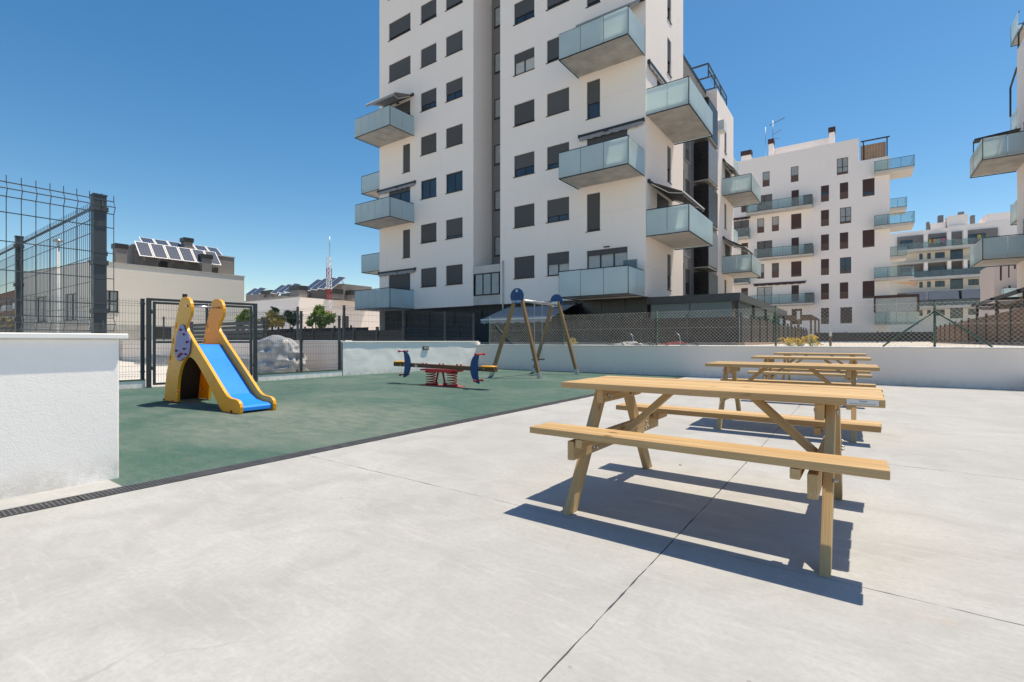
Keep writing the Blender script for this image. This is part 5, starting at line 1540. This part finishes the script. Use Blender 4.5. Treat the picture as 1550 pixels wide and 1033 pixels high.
for i, (px, lab) in enumerate(((865, 'small yellow flowering plant on the courtyard wall behind the swing'), (1196, 'yellow flowering plant beside a wooden stake on the courtyard wall'), (1212, 'second yellow flowering plant right of the wooden stake'), (1228, 'tall yellow flowering plant, last of the clump by the stake'))):
    Y = 15.6; x, _ = on_y(px, 515, Y); d = -x*ST+Y*CT; z = .93
    t = thing('flower_plant', (x, Y, .9), lab, 'flower plant'); rng = random.Random(px)
    g = MB(); fl_ = MB()
    for _ in range(26):
        tip = Vector((x+rng.gauss(0,.10), Y+rng.gauss(0,.08), z+rng.uniform(.04,.22 if px != 1228 else .3)))
        g.tube([(x+rng.gauss(0,.03), Y+rng.gauss(0,.02), .88), tip], .004, 3)
        for _ in range(5):
            c = tip+Vector((rng.gauss(0,.025), rng.gauss(0,.025), rng.gauss(0,.02))); a = Vector((rng.gauss(0,1), rng.gauss(0,1), rng.gauss(0,1))).normalized(); b = a.orthogonal().normalized(); l = .03
            fl_.quad(c-a*l, c+b*l*.6, c+a*l, c-b*l*.6)
    g.build('stalks', M['leaf_green'], t); fl_.build('blossom', M['flower_yellow' if px != 865 else 'leaf_yellow'], t)
# yellow bush far left
c = crowns(7.0, (8, 487, 8), (22, 489, 7)); shrub('yellow green bush behind the wire fence beside the brick block', (c[0][0], 7.0, 0.0), c, 'leaf_yellow', 900, .2)

# wooden stakes
for (px, y0, lab) in ((1208.5, 471, 'tall pale wooden stake behind the chain link fence'), (1257, 498, 'short pale wooden stake before the dark path end fence')):
    Y = 17.0 if px < 1220 else 19.5; x, z = on_y(px, y0, Y)
    t = thing('wooden_stake', (x, Y, .9), lab, 'stake')
    MB().box(x-.035, x+.035, Y-.035, Y+.035, .85, z-.25).build('shaft', M['timber_deck'], t)
    MB().box(x-.04, x+.04, Y-.04, Y+.04, z-.25, z).build('cap', M['slab_light'], t)
# bicycles lying behind the courtyard wall: only bars show
def bicycle(x, y, lab, mat, lean):
    t = thing('bicycle', (x, y, .9), lab, 'bicycle', local=True); t.rotation_euler = (math.radians(lean), 0, math.radians(8))
    for dx in (-.5, .5):
        w = MB(); w.tube([(dx+.32*math.cos(2*math.pi*q/24), 0, .33+.32*math.sin(2*math.pi*q/24)) for q in range(25)], .018, 6); wo = w.build('wheel', M['black_rubber'], t)
        s = MB()
        for q in range(10): s.bar((dx, 0, .33), (dx+.31*math.cos(q*.628), 0, .33+.31*math.sin(q*.628)), .003)
        s.build('spokes', M['steel'], wo)
    g = MB(); 
    for a, b in (((-.5,0,.33),(-.08,0,.28)), ((-.08,0,.28),(-.2,0,.78)), ((-.2,0,.70),(.34,0,.74)), ((-.08,0,.28),(.36,0,.66)), ((.34,0,.80),(.5,0,.33)), ((-.5,0,.33),(-.19,0,.68)), ((.34,0,.74),(.30,0,.92))): g.cyl(a, b, .017, 8)
    g.build('frame', M[mat], t)
    g = MB(); g.tube([(.18,-.29,.93),(.28,-.2,.95),(.31,0,.93),(.28,.2,.95),(.18,.29,.93)], .013, 8); g.build('handlebar', M['steel'], t)
    g = MB(); g.cyl((.18,-.29,.93), (.09,-.32,.92), .018, 8); g.cyl((.18,.29,.93), (.09,.32,.92), .018, 8); g.build('grips', M['black_rubber'], t)
    MB().hexa([(-.34,-.07,.82),(-.08,-.02,.82),(-.08,.02,.82),(-.34,.07,.82),(-.34,-.07,.87),(-.08,-.02,.85),(-.08,.02,.85),(-.34,.07,.87)]).build('saddle', M['black_rubber'], t, .01)
bicycle(on_y(955, 515, 17.4)[0], 17.4, 'white bicycle lying on the gravel behind the courtyard wall', 'white_paint', 80)
bicycle(on_y(1022, 515, 17.2)[0], 17.2, 'red bicycle lying on the gravel behind the courtyard wall', 'red', 80)

# a loose pebble on the pavement
px_, py_ = G(1030, 704.5)
t = thing('pebble', (px_, py_, 0), 'small grey pebble lying on the concrete behind the labelled picnic table seat', 'pebble')
bm = bmesh.new(); bmesh.ops.create_icosphere(bm, subdivisions=2, radius=.011)
for v in bm.verts: v.co = Vector((v.co.x*1.3, v.co.y*.9, v.co.z*.55+.004)) * (1+.15*noise.noise(v.co*90))
me = bpy.data.meshes.new('stone'); bm.to_mesh(me); bm.free(); me.materials.append(M['slab'])
link_mesh('stone', me, t)
